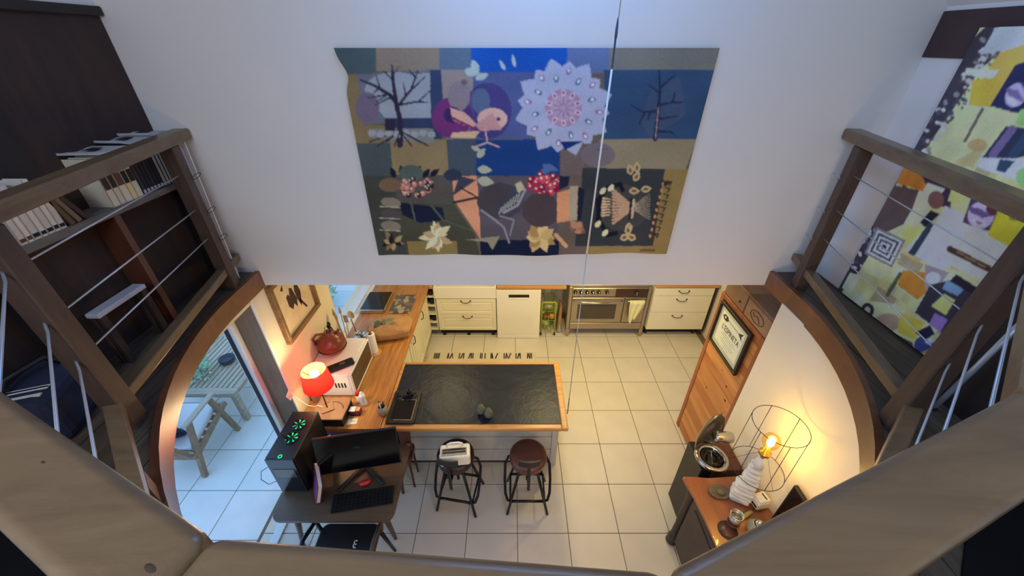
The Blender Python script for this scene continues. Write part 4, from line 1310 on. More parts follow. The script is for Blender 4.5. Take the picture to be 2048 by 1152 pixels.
# crates lying on the cabinet
t = thing('carved_crate', 'brown wooden box with a carved oval front lying on the pine cabinet, nearer one', 'box', (2.13, 2.36, CZ))
part('box_body', MB().box(-.245, .25, -.175, .175, 0, .17, .005), M['box_wood'], t)
part('front_panel', MB().box(-.252, -.243, -.165, .165, .01, .16, .006), M['tan_leather'], t)
part('lid', MB().box(-.25, .255, -.18, .18, .173, .188, .004), M['box_wood'], t)
pts = [(-.253, .09 * math.cos(a) * (1 if k % 2 else .95), .085 + .045 * math.sin(a)) for k, a in enumerate([2 * math.pi * q / 20 for q in range(20)])]
part('carved_oval', MB().tube(pts, .0035, 5, True).tube([(-.253, -.05, .06), (-.253, .0, .10), (-.253, .04, .075), (-.253, .06, .1)], .003, 5), M['bronze'], t)
t = thing('plain_crate', 'plain brown wooden box on the far end of the pine cabinet', 'box', (2.13, 2.70, CZ))
part('box_body', MB().box(-.245, .25, -.155, .16, 0, .17, .005), M['box_wood'], t)
part('lid', MB().box(-.25, .255, -.158, .165, .173, .188, .004), M['tan_leather'], t)
part('peg', MB().lathe([(0, 0), (.012, 0), (.01, .006), (0, .008)], (-.245, -.08, .06), 10, Matrix.Rotation(R(-90), 4, 'Y')), M['dark_wood'], t)
# framed poster
po = thing('framed_poster', 'black framed poster with a fish skeleton arrow on the pine cabinet front', 'poster', (CX, 2.55, 1.55))
Y0, Y1, Z0, Z1 = 2.31, 2.80, 1.32, 1.76
mb = MB()
for (a0, a1, c0, c1) in ((Y0, Y1, Z0, Z0 + .022), (Y0, Y1, Z1 - .03, Z1), (Y0, Y0 + .03, Z0 + .022, Z1 - .03), (Y1 - .022, Y1, Z0 + .022, Z1 - .03)):
    mb.box(CX - .03, CX, a0, a1, c0, c1, .003)
part('frame', mb, M['black'], po, world=True)
part('mount', MB().box(CX - .012, CX, Y0 + .03, Y1 - .022, Z0 + .022, Z1 - .03), paint('pale_green_mount', C(196, 196, 168), .8, var=.02), po, world=True)
part('print_sheet', MB().box(CX - .0135, CX - .012, Y0 + .07, Y1 - .06, Z0 + .065, Z1 - .07), paint('poster_sheet', C(224, 226, 206), .8, var=.02), po, world=True)
inkm = paint('poster_ink', C(52, 56, 54), .8, var=.05)


def text_mesh(name, body, size, mat, parent, loc, rot, extr=0.0):
    cu = bpy.data.curves.new(name, 'FONT')
    cu.body = body
    cu.size = size
    cu.extrude = extr
    cu.align_x = 'CENTER'
    to = bpy.data.objects.new(name, cu)
    me = bpy.data.meshes.new_from_object(to)
    bpy.data.objects.remove(to)
    me.materials.clear()
    me.materials.append(mat)
    o = bpy.data.objects.new(name, me)
    COL.objects.link(o)
    o.parent = parent
    o.location = loc
    o.rotation_euler = rot
    return o


rotx = (R(90), 0, R(-90))
o = text_mesh('lettering', "L'ESPINETA", .066, inkm, po, (-.0145, 0.0, -.012), rotx, .0004)
o.scale = (.86, 1.15, 1)
mb = MB()
def pq(pts, mbx=mb):
    mbx.quads([(CX - .0142, y, z) for y, z in pts], [tuple(range(len(pts)))])
pq([(2.73, 1.645), (2.70, 1.672), (2.655, 1.675), (2.625, 1.65), (2.655, 1.622), (2.70, 1.622)])       # fish head
pq([(2.63, 1.6515), (2.45, 1.6515), (2.45, 1.6465), (2.63, 1.6465)])                                   # spine
pq([(2.465, 1.65), (2.395, 1.685), (2.415, 1.65), (2.395, 1.612)])                                     # tail
part('fish_emblem', mb, inkm, po, world=True)
part('fish_eye', MB().lathe([(0, 0), (.012, 0), (.012, .0006), (0, .0006)], (CX - .0145, 2.685, 1.65), 12, Matrix.Rotation(R(-90), 4, 'Y')), M['paper'], po, world=True)
for k, (w, zz) in enumerate(((.2, 1.515), (.24, 1.495), (.16, 1.475), (.22, 1.45), (.18, 1.43), (.1, 1.405))):
    part('small_text_line', MB().box(CX - .0142, CX - .0134, 2.55 - w / 2, 2.55 + w / 2, zz - .003, zz + .003), paint('pale_ink_%d' % k, C(168, 172, 156), .8), po, world=True)

# pedestal bin with steel ring and opened domed lid
bn = thing('pedestal_bin', 'black and brown pedestal with steel ring and raised domed metal lid', 'pedestal', (1.67, 1.93, 0))
part('black_side', MB().box(1.505, 1.60, 1.80, 2.06, 0, .80, .004), M['black'], bn, 'matt black side', world=True)
part('brown_body', MB().box(1.60, 1.845, 1.80, 2.06, 0, .795, .004), M['leather'], bn, 'brown body', world=True)
ringm = Matrix.Translation((1.615, 1.885, .815)) @ Matrix.Rotation(R(4), 4, 'Y')
part('steel_ring', MB().lathe([(.092, .0), (.125, -.005), (.132, .012), (.128, .03), (.12, .036), (.092, .03), (.09, .01), (.092, .0)], (0, 0, 0), 32, ringm), M['chrome'], bn, world=True)
part('dark_basin', MB().lathe([(.09, .022), (.08, .004), (.05, -.006), (0, -.01)], (0, 0, 0), 28, ringm), M['black_gloss'], bn, world=True)
part('wiper', MB().bar((1.60, 1.83, .835), (1.63, 1.94, .845), .01, .006, .002), M['chrome'], bn, world=True)
# domed lid: half ellipsoid standing on the ring's far left
vs, fs = [], []
NU, NV = 20, 10
for j in range(NV + 1):
    s = j / NV
    hh = .40 * s
    wdt = .10 * math.sqrt(max(0.0, 1 - (max(0, s - .25) / .76) ** 2)) * (0.82 + .18 * min(1, s * 4))
    for i in range(NU + 1):
        a = math.pi * i / NU
        vs.append((-wdt * math.cos(a), .062 * math.sin(a) * (wdt / .10) ** .8, hh))
for j in range(NV):
    for i in range(NU):
        q = j * (NU + 1) + i
        fs.append((q, q + 1, q + NU + 2, q + NU + 1))
lm = Matrix.Translation((1.585, 1.965, .845)) @ Matrix.Rotation(R(8), 4, 'Z') @ Matrix.Rotation(R(4), 4, 'Y')
b = MB()
b.quads([tuple(lm @ Vector(v)) for v in vs], fs, True)
o = part('domed_lid', b, paint('dull_grey_metal', C(150, 142, 130), .28, .9, var=.1, scale=10), bn, 'grey domed metal lid', world=True)
sm = o.modifiers.new('thick', 'SOLIDIFY')
sm.thickness = .005
part('cylinder_handle', MB().lathe([(0, 0), (.04, 0), (.044, .01), (.044, .13), (.04, .14), (.034, .142), (.03, .1), (0, .1)], (1.60, 1.93, 1.045), 22, Matrix.Rotation(R(97), 4, 'Y') @ Matrix.Rotation(R(0), 4, 'Z')), M['chrome'], bn, 'polished cylinder', world=True)

# sideboard
sb = thing('sideboard', 'polished brown sideboard with curved edge and dark base by the right wall', 'sideboard', (1.6, 1.2, 0))
edge = [(1.325, .55), (1.338, .8), (1.352, 1.0), (1.36, 1.2), (1.355, 1.4), (1.342, 1.55), (1.325, 1.66), (1.31, 1.70), (1.325, 1.715), (1.40, 1.71), (1.50, 1.70), (1.60, 1.705), (1.84, 1.725), (1.84, .55)]
part('top', MB().prism(list(reversed(edge)), .825, .852, bev=.006), M['sideboard'], sb, world=True)
part('body', MB().box(1.385, 1.835, .6, 1.68, .06, .825, .006), M['sideboard_dark'], sb, world=True)
for yy in (.62, 1.64):
    part('corner_column', MB().lathe([(0, .05), (.04, .05), (.045, .09), (.032, .13), (.028, .3), (.034, .42), (.028, .6), (.036, .72), (.046, .78), (.046, .825), (0, .825)], (1.385, yy, 0), 14), M['sideboard_dark'], sb, world=True)
    part('foot', MB().lathe([(0, 0), (.03, 0), (.048, .02), (.04, .05), (0, .055)], (1.385, yy, 0), 14), M['sideboard_dark'], sb, world=True)
part('foot', MB().box(1.75, 1.82, .62, .7, 0, .06).box(1.75, 1.82, 1.58, 1.66, 0, .06), M['sideboard_dark'], sb, world=True)
for y0, y1 in ((.68, 1.12), (1.15, 1.59)):
    d = part('door', MB().box(1.37, 1.387, y0, y1, .12, .78, .005).box(1.362, 1.372, y0 + .06, y1 - .06, .18, .72, .004), M['sideboard_dark'], sb, world=True)
    part('knob', MB().ell((1.35, (y1 - .03 if y0 < 1 else y0 + .03), .47), (.014, .014, .014), 10, 7), M['gold'], d, world=True)
SZ = .852
# cage lamp
cl = thing('cage_lamp', 'white sculpted lamp with glowing filament bulb inside a bare wire cage', 'lamp', (1.665, 1.55, SZ))
mb = MB()
prev = 0
zz = 0
rnd = random.Random(3)
nf = 10
for k in range(nf):
    w = .072 - .0036 * k if k else .064
    th_ = .05 if k == 0 else .036
    tilt = 9 if k % 2 else -9
    mt = Matrix.Translation((rnd.uniform(-.006, .006), rnd.uniform(-.005, .005), zz + th_ / 2)) @ Matrix.Rotation(R(-32), 4, 'Z') @ Matrix.Rotation(R(tilt), 4, 'Y')
    mb.box(-w, w, -.052 + .002 * k, .052 - .002 * k, -th_ / 2, th_ / 2, .0155, 3, mt, True)
    zz += th_ * (1.0 if k == 0 else 1.12)
mb.lathe([(0, zz - .02), (.04, zz - .02), (.028, zz + .04), (.014, zz + .075), (0, zz + .075)], (0, 0, 0), 14)
zz += .06
part('sculpted_base', mb, M['ceramic'], cl)
part('bulb_holder', MB().lathe([(0, zz - .02), (.012, zz - .02), (.012, zz + .05), (.036, zz + .055), (.036, zz + .075), (.02, zz + .08), (.018, zz + .12), (0, zz + .12)], (0, 0, 0), 16), M['gold'], cl)
zb = zz + .175
part('bulb_glass', MB().lathe([(.016, zb - .065), (.03, zb - .045), (.05, zb - .01), (.053, zb + .02), (.04, zb + .05), (.02, zb + .066), (0, zb + .07)], (0, 0, 0), 20), glass('amber_glass', (1.0, .86, .5, 1), .3), cl)
part('filament', MB().ell((0, 0, zb), (.021, .021, .042), 12, 8), glow('filament_glow', (1.0, .72, .22, 1), 45), cl, 'glowing filament')
point('cage_lamp_light', (1.665, 1.55, SZ + zb), (1.0, .68, .2), 14, .03)
mb = MB()
for (r_, z_) in ((.158, .815), (.165, .375)):
    mb.tube([(r_ * math.cos(a), r_ * math.sin(a), z_) for a in [2 * math.pi * q / 40 for q in range(40)]], .0022, 5, True)
part('cage_ring', mb, M['black_metal'], cl)
for q in range(6):
    a = 2 * math.pi * (q + .3) / 6
    part('cage_rod', MB().tube([(.158 * math.cos(a), .158 * math.sin(a), .815), (.165 * math.cos(a), .165 * math.sin(a), .375)], .002, 5), M['black_metal'], cl)
for q in range(3):
    a = 2 * math.pi * (q + .3) / 3
    part('cage_spoke', MB().tube([(.165 * math.cos(a), .165 * math.sin(a), .375), (.03 * math.cos(a), .03 * math.sin(a), zz + .06)], .0011, 5), M['black_metal'], cl)
# small things on the sideboard
t = thing('grey_stone_dish', 'flat grey stone dish left of the white lamp base', 'dish', (1.535, 1.585, SZ))
part('dish', MB().lathe([(0, 0), (.05, 0), (.075, .016), (.072, .02), (.048, .006), (0, .005)], (0, 0, 0), 20, Matrix.Diagonal((1.05, .75, 1, 1))), paint('grey_stone', C(104, 92, 76), .6, var=.2, scale=30), t)
part('inner_pebble', MB().ell((.01, .0, .014), (.03, .022, .012), 12, 7), M['grout'], t)
t = thing('white_retro_box', 'small cream retro radio with slotted lid behind the lamp base', 'radio', (1.775, 1.50, SZ), 12)
part('case', MB().box(-.05, .05, -.042, .042, .006, .085, .012, 2), M['enamel'], t)
part('lid', MB().box(-.044, .044, -.036, .036, .085, .10, .007, 2), M['white_plastic'], t)
part('slot', MB().box(.012, .022, -.024, .024, .0995, .1012), M['bronze'], t)
part('front_grille', MB().box(-.053, -.049, -.03, .03, .03, .045), M['black'], t)
part('foot', MB().box(-.04, .04, -.034, .034, 0, .006), M['black'], t)
t = thing('candle_tin', 'printed tin with open rim on the sideboard in front of the lamp', 'tin', (1.535, 1.375, SZ))
part('tin_body', MB().lathe([(0, 0), (.038, 0), (.04, .004), (.04, .1), (.037, .1), (.037, .07), (0, .07)], (0, 0, 0), 24), paint('printed_tin', C(166, 160, 150), .35, .5, var=.35, scale=24), t)
part('rim', MB().lathe([(.0375, .098), (.043, .098), (.043, .106), (.0375, .106), (.0375, .098)], (0, 0, 0), 24), M['chrome'], t)
part('candle', MB().lathe([(0, .078), (.028, .078), (.03, .074), (.037, .072)], (0, 0, 0), 20), M['jar_glass'], t)
part('label_band', MB().lathe([(.0404, .02), (.0408, .02), (.0408, .055), (.0404, .055)], (0, 0, 0), 24, a0=150, a1=300), M['leather'], t)
t = thing('cork_coaster', 'dark round coaster lying on the sideboard next to the printed tin', 'coaster', (1.475, 1.325, SZ))
part('disc', MB().lathe([(0, 0), (.062, 0), (.064, .003), (.062, .006), (0, .006)], (0, 0, 0), 24), M['dark_wood'], t)
part('inlay', MB().lathe([(0, .006), (.045, .006), (.045, .0066), (0, .0066)], (0, 0, 0), 20), M['leather'], t)
t = thing('leaf_ornament', 'small yellow green leaf shaped ornament between tin and radio', 'ornament', (1.65, 1.42, SZ), 25)
part('leaf_body', MB().ell((0, 0, .012), (.06, .016, .012), 14, 7, Matrix.Rotation(R(-8), 4, 'Y')), paint('olive_glaze', C(176, 160, 92), .35, var=.15), t)
part('leaf_stem', MB().tube([(.05, 0, .012), (.085, .008, .015)], .003, 5), M['bronze'], t)
t = thing('bubbled_glass_jar', 'round pale green glass jar at the near end of the sideboard', 'jar', (1.655, 1.315, SZ))
part('glass_body', MB().lathe([(0, 0), (.035, 0), (.06, .03), (.062, .06), (.04, .09), (.036, .1), (.033, .1), (.037, .088), (.056, .06), (.05, .025), (0, .01)], (0, 0, 0), 22), paint('pale_green_glass', C(150, 152, 128), .12, var=.2, scale=30), t)
part('stopper', MB().ell((0, 0, .105), (.03, .03, .02), 14, 8), M['chrome'], t)
t = thing('black_flat_panel', 'black flat panel standing on the sideboard against the right wall', 'screen', (1.81, 1.10, SZ))
part('panel', MB().box(-.014, .014, -.285, .29, .01, .44, .004), M['black'], t)
part('screen_face', MB().box(-.016, -.013, -.27, .275, .025, .425), M['black_gloss'], t)
part('foot', MB().box(-.03, .02, -.2, .2, 0, .012, .003), M['black'], t)

# ------------------------------------------------------------------ hanging cord in the void
hc = thing('pull_cord', 'thin white cord with dark coupling hanging down through the void', 'cord', (.415, 1.9, 1.35))
part('upper_cord', MB().tube([(.018, 0, 3.87), (.016, 0, 2.40)], .0022, 6), M['cable'], hc)
part('coupling', MB().lathe([(.003, 2.22), (.0042, 2.23), (.0042, 2.33), (.0058, 2.335), (.0058, 2.365), (.003, 2.40)], (.014, 0, 0), 10), paint('blue_grey_coupling', C(70, 84, 120), .4), hc)
part('white_rod', MB().tube([(.014, 0, 2.22), (.0, 0, 1.33)], .0048, 8), M['white_plastic'], hc, 'thick white rod')
part('lower_cord', MB().tube([(.0, 0, 1.33), (-.004, 0, .17)], .0028, 6), M['cable'], hc)
part('dark_end', MB().tube([(-.004, 0, .17), (-.005, 0, .0)], .0035, 6), M['bronze'], hc)

# ------------------------------------------------------------------ terrace
tb = thing('terrace_table', 'low weathered wooden slatted table on the terrace', 'table', (-3.6, 3.4, -.02))
X0, X1, Y0, Y1, TZ = -4.1, -3.02, 2.90, 3.95, .45
part('end_rail', MB().box(X0, X1, Y0, Y0 + .09, TZ - .03, TZ, .005), M['teak_x'], tb, world=True)
part('end_rail', MB().box(X0, X1, Y1 - .09, Y1, TZ - .03, TZ, .005), M['teak_x'], tb, world=True)
part('side_rail', MB().box(X1 - .07, X1, Y0 + .09, Y1 - .09, TZ - .03, TZ, .005), M['teak_grey'], tb, world=True)
part('side_rail', MB().box(X0, X0 + .07, Y0 + .09, Y1 - .09, TZ - .03, TZ, .005), M['teak_grey'], tb, world=True)
x = X0 + .085
while x + .042 < X1 - .075:
    part('slat', MB().box(x, x + .044, Y0 + .09, Y1 - .09, TZ - .022, TZ, .003), M['teak_grey'], tb, world=True)
    x += .058
part('apron', MB().box(X0 + .05, X1 - .05, Y0 + .03, Y0 + .06, TZ - .09, TZ - .03).box(X1 - .07, X1 - .04, Y0 + .06, Y1 - .06, TZ - .09, TZ - .03), M['teak_x'], tb, world=True)
for lx in (X0 + .05, X1 - .05):
    for ly in (Y0 + .05, Y1 - .05):
        part('leg', MB().bar((lx, ly, TZ - .03), (lx, ly, -.02), .06, .06, .004, up=(1, 0, 0)), M['teak_grey'], tb, world=True)
t = thing('ashtray_bowl', 'dark round bowl on the far end of the terrace table', 'bowl', (-3.39, 3.40, .45))
part('bowl', MB().lathe([(0, 0), (.07, 0), (.082, .02), (.082, .055), (.074, .055), (.07, .02), (0, .014)], (0, 0, 0), 24), paint('dark_blue_grey_glaze', C(60, 66, 78), .3, var=.1), t)
part('rim', MB().lathe([(.074, .053), (.085, .053), (.085, .06), (.074, .06), (.074, .053)], (0, 0, 0), 24), M['slate'], t)


def leafclump(parent, n, rx, ry, h, z0, s, rnd, name='foliage'):
    vs, fs = [], []
    for k in range(n):
        a, rr = rnd.uniform(0, 2 * math.pi), math.sqrt(rnd.random())
        zc = z0 + h * rnd.random()
        c = Vector((rx * rr * math.cos(a), ry * rr * math.sin(a), zc))
        d = Vector((rnd.uniform(-1, 1), rnd.uniform(-1, 1), rnd.uniform(-.3, .9))).normalized()
        q = d.cross(Vector((rnd.uniform(-1, 1), rnd.uniform(-1, 1), rnd.uniform(-1, 1)))).normalized()
        i = len(vs)
        vs += [c, c + d * s * .5 + q * s * .28, c + d * s, c + d * s * .5 - q * s * .28]
        fs.append((i, i + 1, i + 2, i + 3))
    o = part(name, MB().quads(vs, fs), M['leaf'], parent)
    o['kind'] = 'stuff'
    return o


rnd = random.Random(11)
t = thing('foliage_reflection', 'clump of leaves standing in for a foliage reflection on the terrace table', 'plant', (-3.56, 3.16, .45))  # pot and leaves modelled in place of foliage mirrored on the table
part('pot', MB().lathe([(0, 0), (.035, 0), (.05, .05), (.046, .05), (.032, .01), (0, .01)], (0, 0, 0), 16), M['grey_paper'], t)
leafclump(t, 300, .13, .15, .20, .04, .05, rnd)
for k, (sx, sy, rr, hh, lb) in enumerate(((-3.8, 4.5, .42, .75, 'green leafy shrub beyond the far end of the terrace table'), (-3.3, 5.2, .4, .7, 'green leafy shrub seen through the kitchen window'), (-5.2, 4.0, .5, 1.2, 'tall green shrub left of the terrace table'), (-4.3, 6.0, .6, 1.1, 'tall green shrub at the back of the terrace'))):
    t = thing('garden_shrub', lb, 'shrub', (sx, sy, -.02))
    part('stem', MB().tube([(0, 0, 0), (.02, .01, hh * .4), (0, .03, hh * .8)], .02, 6, r2=.006).tube([(0, 0, .05), (.12, .05, hh * .5)], .012, 6, r2=.004).tube([(0, 0, .05), (-.12, -.04, hh * .5)], .012, 6, r2=.004), M['chair_wood'], t)
    leafclump(t, 900, rr, rr, hh, .05, .075, rnd)

# armchair on the terrace
ac = thing('terrace_armchair', 'wooden terrace armchair with pale seat pad and slanted arms', 'chair', (-3.4, 2.5, -.02))
xr, xl = -3.09, -3.62
for xx, nm in ((xr, 0), (xl, 1)):
    part('leg', MB().bar((xx, 2.245, -.02), (xx, 2.40, .60), .045, .05, .006, up=(1, 0, 0)), M['chair_wood'], ac, world=True)
    part('leg', MB().bar((xx, 2.80, -.02), (xx, 2.69, .60), .045, .05, .006, up=(1, 0, 0)), M['chair_wood'], ac, world=True)
    part('armrest', MB().bar((xx, 2.34, .61), (xx, 2.76, .62), .065, .026, .008), M['teak_grey'], ac, world=True)
    part('side_rail', MB().bar((xx + (.0 if nm else -.0), 2.27, .24), (xx, 2.83, .40), .03, .06, .005), M['chair_wood'], ac, world=True)
part('front_rail', MB().bar((xl, 2.80, .385), (xr, 2.80, .385), .03, .06, .004), M['chair_wood'], ac, world=True)
part('rear_rail', MB().bar((xl, 2.28, .25), (xr, 2.28, .25), .03, .06, .004), M['chair_wood'], ac, world=True)
for k in range(6):
    f = (k + .5) / 6
    part('seat_slat', MB().box(xl + .02, xr - .02, 2.30 + .47 * f - .03, 2.30 + .47 * f + .03, .25 + .13 * f + .015, .25 + .13 * f + .032, .003), M['chair_wood'], ac, world=True)
part('backrest', MB().bar((xl + .03, 2.27, .27), (xl + .03, 2.06, .80), .04, .03, .004, up=(1, 0, 0)).bar((xr - .03, 2.27, .27), (xr - .03, 2.06, .80), .04, .03, .004, up=(1, 0, 0)).bar((xl + .03, 2.07, .78), (xr - .03, 2.07, .78), .03, .06, .004).bar((xl + .03, 2.16, .55), (xr - .03, 2.16, .55), .03, .05, .004), M['chair_wood'], ac, world=True)
t = thing('seat_pad', 'pale striped seat pad lying on the terrace armchair', 'cushion', (-3.355, 2.55, .36))
tlt = Matrix.Rotation(R(15.5), 4, 'X')
part('pad', MB().box(-.235, .235, -.235, .235, -.012, .045, .02, 3, mat=tlt), paint('pale_pad_cloth', C(206, 204, 204), .9, var=.05), t)
part('piping', MB().box(-.238, .238, -.238, .238, .012, .02, .004, mat=tlt), M['grey_paper'], t)
t = thing('navy_cushion', 'dark blue cushion leaning in the terrace armchair', 'cushion', (-3.40, 2.40, .395))
part('cover', MB().ell((0, 0, .06), (.2, .06, .15), 18, 10, Matrix.Rotation(R(35), 4, 'X')), M['navy'], t)
part('seam', MB().tube([(.2 * math.cos(a), (.15 * math.sin(a)) * -math.sin(R(35)), .06 + .15 * math.sin(a) * math.cos(R(35))) for a in [2 * math.pi * q / 24 for q in range(24)]], .004, 5, True), M['slate'], t)

# ------------------------------------------------------------------ gallery: bookcase, books, paintings
bc = thing('bookcase', 'dark built-in bookcase with worn grey shelf along the left gallery wall', 'bookcase', (-2.06, 1.5, ZD))
BX = -1.965
SHZ = 2.975
part('back_panel', MB().box(XL, XL + .02, .35, 2.395, SHZ, 3.80), M['dark_wood'], bc, world=True)
part('lower_back', MB().box(XL, XL + .015, .35, 2.395, ZD, SHZ - .03), M['dark_wood'], bc, world=True)
part('shelf', MB().box(XL, BX, .35, 2.39, SHZ - .035, SHZ, .004), M['shelf_wood'], bc, world=True)
for y in (.9, 1.30, 1.80, 2.34):
    part('divider', MB().box(XL + .015, BX - .01, y, y + .035, ZD, SHZ - .035, .003), M['leather'] if y == 1.80 else M['dark_wood2'], bc, world=True)
part('upright', MB().box(XL + .02, XL + .045, 1.52, 1.70, SHZ, 3.80, .003), M['dark_wood2'], bc, world=True)
part('upright', MB().box(XL + .02, XL + .045, 1.06, 1.22, SHZ, 3.80, .003), M['dark_wood2'], bc, world=True)
part('cornice', MB().box(XL, XL + .05, .35, 2.395, 3.78, 3.82, .004), M['dark_wood2'], bc, world=True)

bm_spine = {}


def book(label, y, w, h, dpt, col, group, leanv=0.0, sh=SHZ, spine=None):
    key = col
    if key not in bm_spine:
        bm_spine[key] = paint('book_cover_%d_%d_%d' % col, C(*col), .55, var=.08)
    t = thing('book', label, 'book', (BX - .01, y, sh + .5 * w * math.sin(R(leanv))), 0, group)
    m = Matrix.Rotation(R(leanv), 4, 'X')
    b = MB().box(-dpt, 0, -w / 2, -w / 2 + .002, 0, h, mat=m).box(-dpt, 0, w / 2 - .002, w / 2, 0, h, mat=m).box(-.004, 0, -w / 2, w / 2, 0, h, .001, mat=m)
    part('cover', b, bm_spine[key], t)
    part('pages', MB().box(-dpt + .004, -.005, -w / 2 + .002, w / 2 - .002, .004, h - .004, mat=m), M['paper'], t)
    if spine:
        part('spine_label', MB().box(.0, .0012, -w / 2 + .003, w / 2 - .003, h * spine[0], h * spine[1], mat=m), M[spine[2]], t)
    return t


ordn = ['first', 'second', 'third', 'fourth', 'fifth', 'sixth', 'seventh', 'eighth', 'ninth', 'tenth', 'eleventh', 'twelfth']
y = 1.40
for k in range(7):
    w = [.026, .022, .03, .024, .028, .022, .026][k]
    book('white spined paperback, %s of the pale row from the railing corner' % ordn[k], y + w / 2, w, .205 + .01 * (k % 3), .12, (222, 214, 206) if k % 2 else (206, 198, 190), 'pale paperbacks on the bookcase', spine=(.05, .12, 'leather' if k < 2 else 'slate'))
    y += w + .0015
for k in range(3):
    book(('brown', 'tan', 'dark brown')[k] + ' book leaning against the pale paperbacks', y + .03 + k * .034, .022, .2 - .015 * k, .12, ((96, 74, 56), (120, 100, 78), (60, 44, 38))[k], 'leaning brown books on the bookcase', leanv=14 + 5 * k)
y = 1.83
for k in range(5):
    w = [.036, .032, .04, .03, .034][k]
    book('thick cream magazine binder, %s from the left in the middle group' % ordn[k], y + w / 2, w, .232, .125, [(214, 206, 186), (206, 196, 170), (220, 210, 186), (228, 204, 140), (212, 200, 176)][k], 'cream binders on the bookcase', spine=(.36, .62, ['leather_dark', 'dark_wood', 'leather', 'slate', 'dark_wood2'][k]))
    y += w + .002
for k in range(11):
    w = .021
    book('slim dark book with thin white spine edge, %s of the dark row' % ordn[k], y + w / 2 + .004, w, .245, .125, (36, 34, 44) if k % 3 else (52, 46, 50), 'slim dark books on the bookcase', spine=(.02, .95, 'grey_paper') if k > 5 else (.03, .1, 'grey_paper'))
    y += w + .003
for k in range(3):
    book('tall pale grey folder at the far end of the bookcase, %s of three' % ordn[k], y + .02 + k * .03, .022, .25, .12, (150, 146, 146), 'pale folders at the wall end')
# magazines lying on top
for k, (my, mz, ml, lb, rz) in enumerate(((1.93, SHZ + .236, .2, 'curled grey magazine lying on top of the cream binders', 4), (2.12, SHZ + .2475, .2, 'grey newspaper lying on top of the dark books', -3), (2.25, SHZ + .2545, .16, 'creased grey magazine topmost at the wall end of the bookcase', 5))):
    t = thing('magazine', lb, 'magazine', (BX - .07, my, mz), rz)
    n_ = 8
    vs, fs = [], []
    for i in range(n_ + 1):
        yy = -ml / 2 + ml * i / n_
        zz = .004 * math.sin(i * 1.2 + k) + (.01 if i == 0 else 0)
        for xx in (-.075, .085):
            vs += [(xx, yy, zz + .001 + .004), (xx, yy, zz + .012 + .004)]
    for i in range(n_):
        a = 4 * i
        fs += [(a, a + 2, a + 6, a + 4), (a + 1, a + 3, a + 7, a + 5), (a, a + 1, a + 5, a + 4), (a + 2, a + 3, a + 7, a + 6)]
    fs += [(0, 1, 3, 2), (4 * n_, 4 * n_ + 1, 4 * n_ + 3, 4 * n_ + 2)]
    part('pages', MB().quads(vs, fs), M['grey_paper'], t)
    part('cover_picture', MB().box(-.02, .03, -.03, .03, .021, .0225), M['dark_gap'], t)
# pale board leaning in the corner
t = thing('pale_batten', 'pale wooden batten standing in the corner behind the left railing post', 'batten', (-1.93, 2.30, ZD))
part('batten', MB().bar((0, 0, .012), (-.0, .04, .95), .04, .018, .002, up=(1, 0, 0)), M['grey_paper'], t)
part('strip', MB().bar((.023, -.002, .012), (.023, .038, .95), .006, .02, .001, up=(1, 0, 0)), M['white_plastic'], t)
# little step stool
t = thing('step_stool', 'small stool with white plank top below the bookcase shelf', 'stool', (-1.985, 1.60, ZD))
part('top', MB().box(-.035, .03, -.14, .14, .29, .315, .004), M['grey_paper'], t)
for ly in (-.12, .12):
    part('leg', MB().bar((-.02, ly, .29), (-.02, ly, 0), .022, .03, .003, up=(0, 1, 0)).bar((.018, ly, .29), (.018, ly * 1.0, 0), .022, .03, .003, up=(0, 1, 0)), M['dark_wood'], t)
# navy bag
t = thing('navy_bag', 'dark navy bag with two white stripes on the left gallery floor', 'bag', (-1.95, 1.12, ZD), 20)
part('bag_body', MB().box(-.1, .1, -.17, .17, 0, .24, .05, 3), M['navy'], t)
for zz in (.205, .235):
    part('white_stripe', MB().box(-.075, .075, -.15 + (zz - .2), -.135 + (zz - .2), zz, zz + .006).box(-.08, .08, -.03 - zz * .2, -.015 - zz * .2, .2385, .2425), M['paper'], t, 'white stripe')
part('strap', MB().tube([(-.06, -.1, .22), (-.03, -.06, .3), (.03, .06, .3), (.06, .1, .22)], .012, 6), M['black'], t)
# black sheets added on the gallery floor in place of the shade there
for sx, lb in ((-1, 'black sheet standing in for shade on the left gallery floor outside the railing'), (1, 'black sheet standing in for shade on the right gallery floor outside the railing')):
    t = thing('gallery_shade_sheet', lb, 'rug', (sx * 1.45, .35, ZD + .002))
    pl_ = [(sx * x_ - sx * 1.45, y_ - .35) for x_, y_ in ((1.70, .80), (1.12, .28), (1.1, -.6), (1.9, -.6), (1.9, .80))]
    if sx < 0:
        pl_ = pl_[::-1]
    part('flat_layer', MB().prism(pl_, 0, .01), M['black_matt'], t)
    part('shade_sheet_edge', MB().prism([(sx * x_ - sx * 1.45, y_ - .35) for x_, y_ in ((1.1, -.6), (1.9, -.6), (1.9, -.64), (1.1, -.64))], 0, .008), M['black'], t)
# dark chest on the right side with a pale pole leaning on it
t = thing('dark_chest', 'dark wooden cupboard on the right gallery floor behind the railing corner', 'cupboard', (2.08, .72, ZD))
part('chest_body', MB().box(-.11, .11, -.50, .60, .0, .80, .006), M['dark_wood2'], t)
part('lid', MB().box(-.12, .115, -.51, .61, .803, .83, .005), M['dark_wood2'], t)
t = thing('pale_pole', 'pale grey pole leaning over the dark chest on the right', 'pole', (1.90, 1.17, ZD))
part('pole', MB().tube([(-.0, .0, .01), (.02, -.005, .25), (.055, -.015, .80)], .011, 8), M['cable'], t)
part('end_cap', MB().ell((.0, .0, .012), (.014, .014, .014), 8, 6), M['slate'], t)


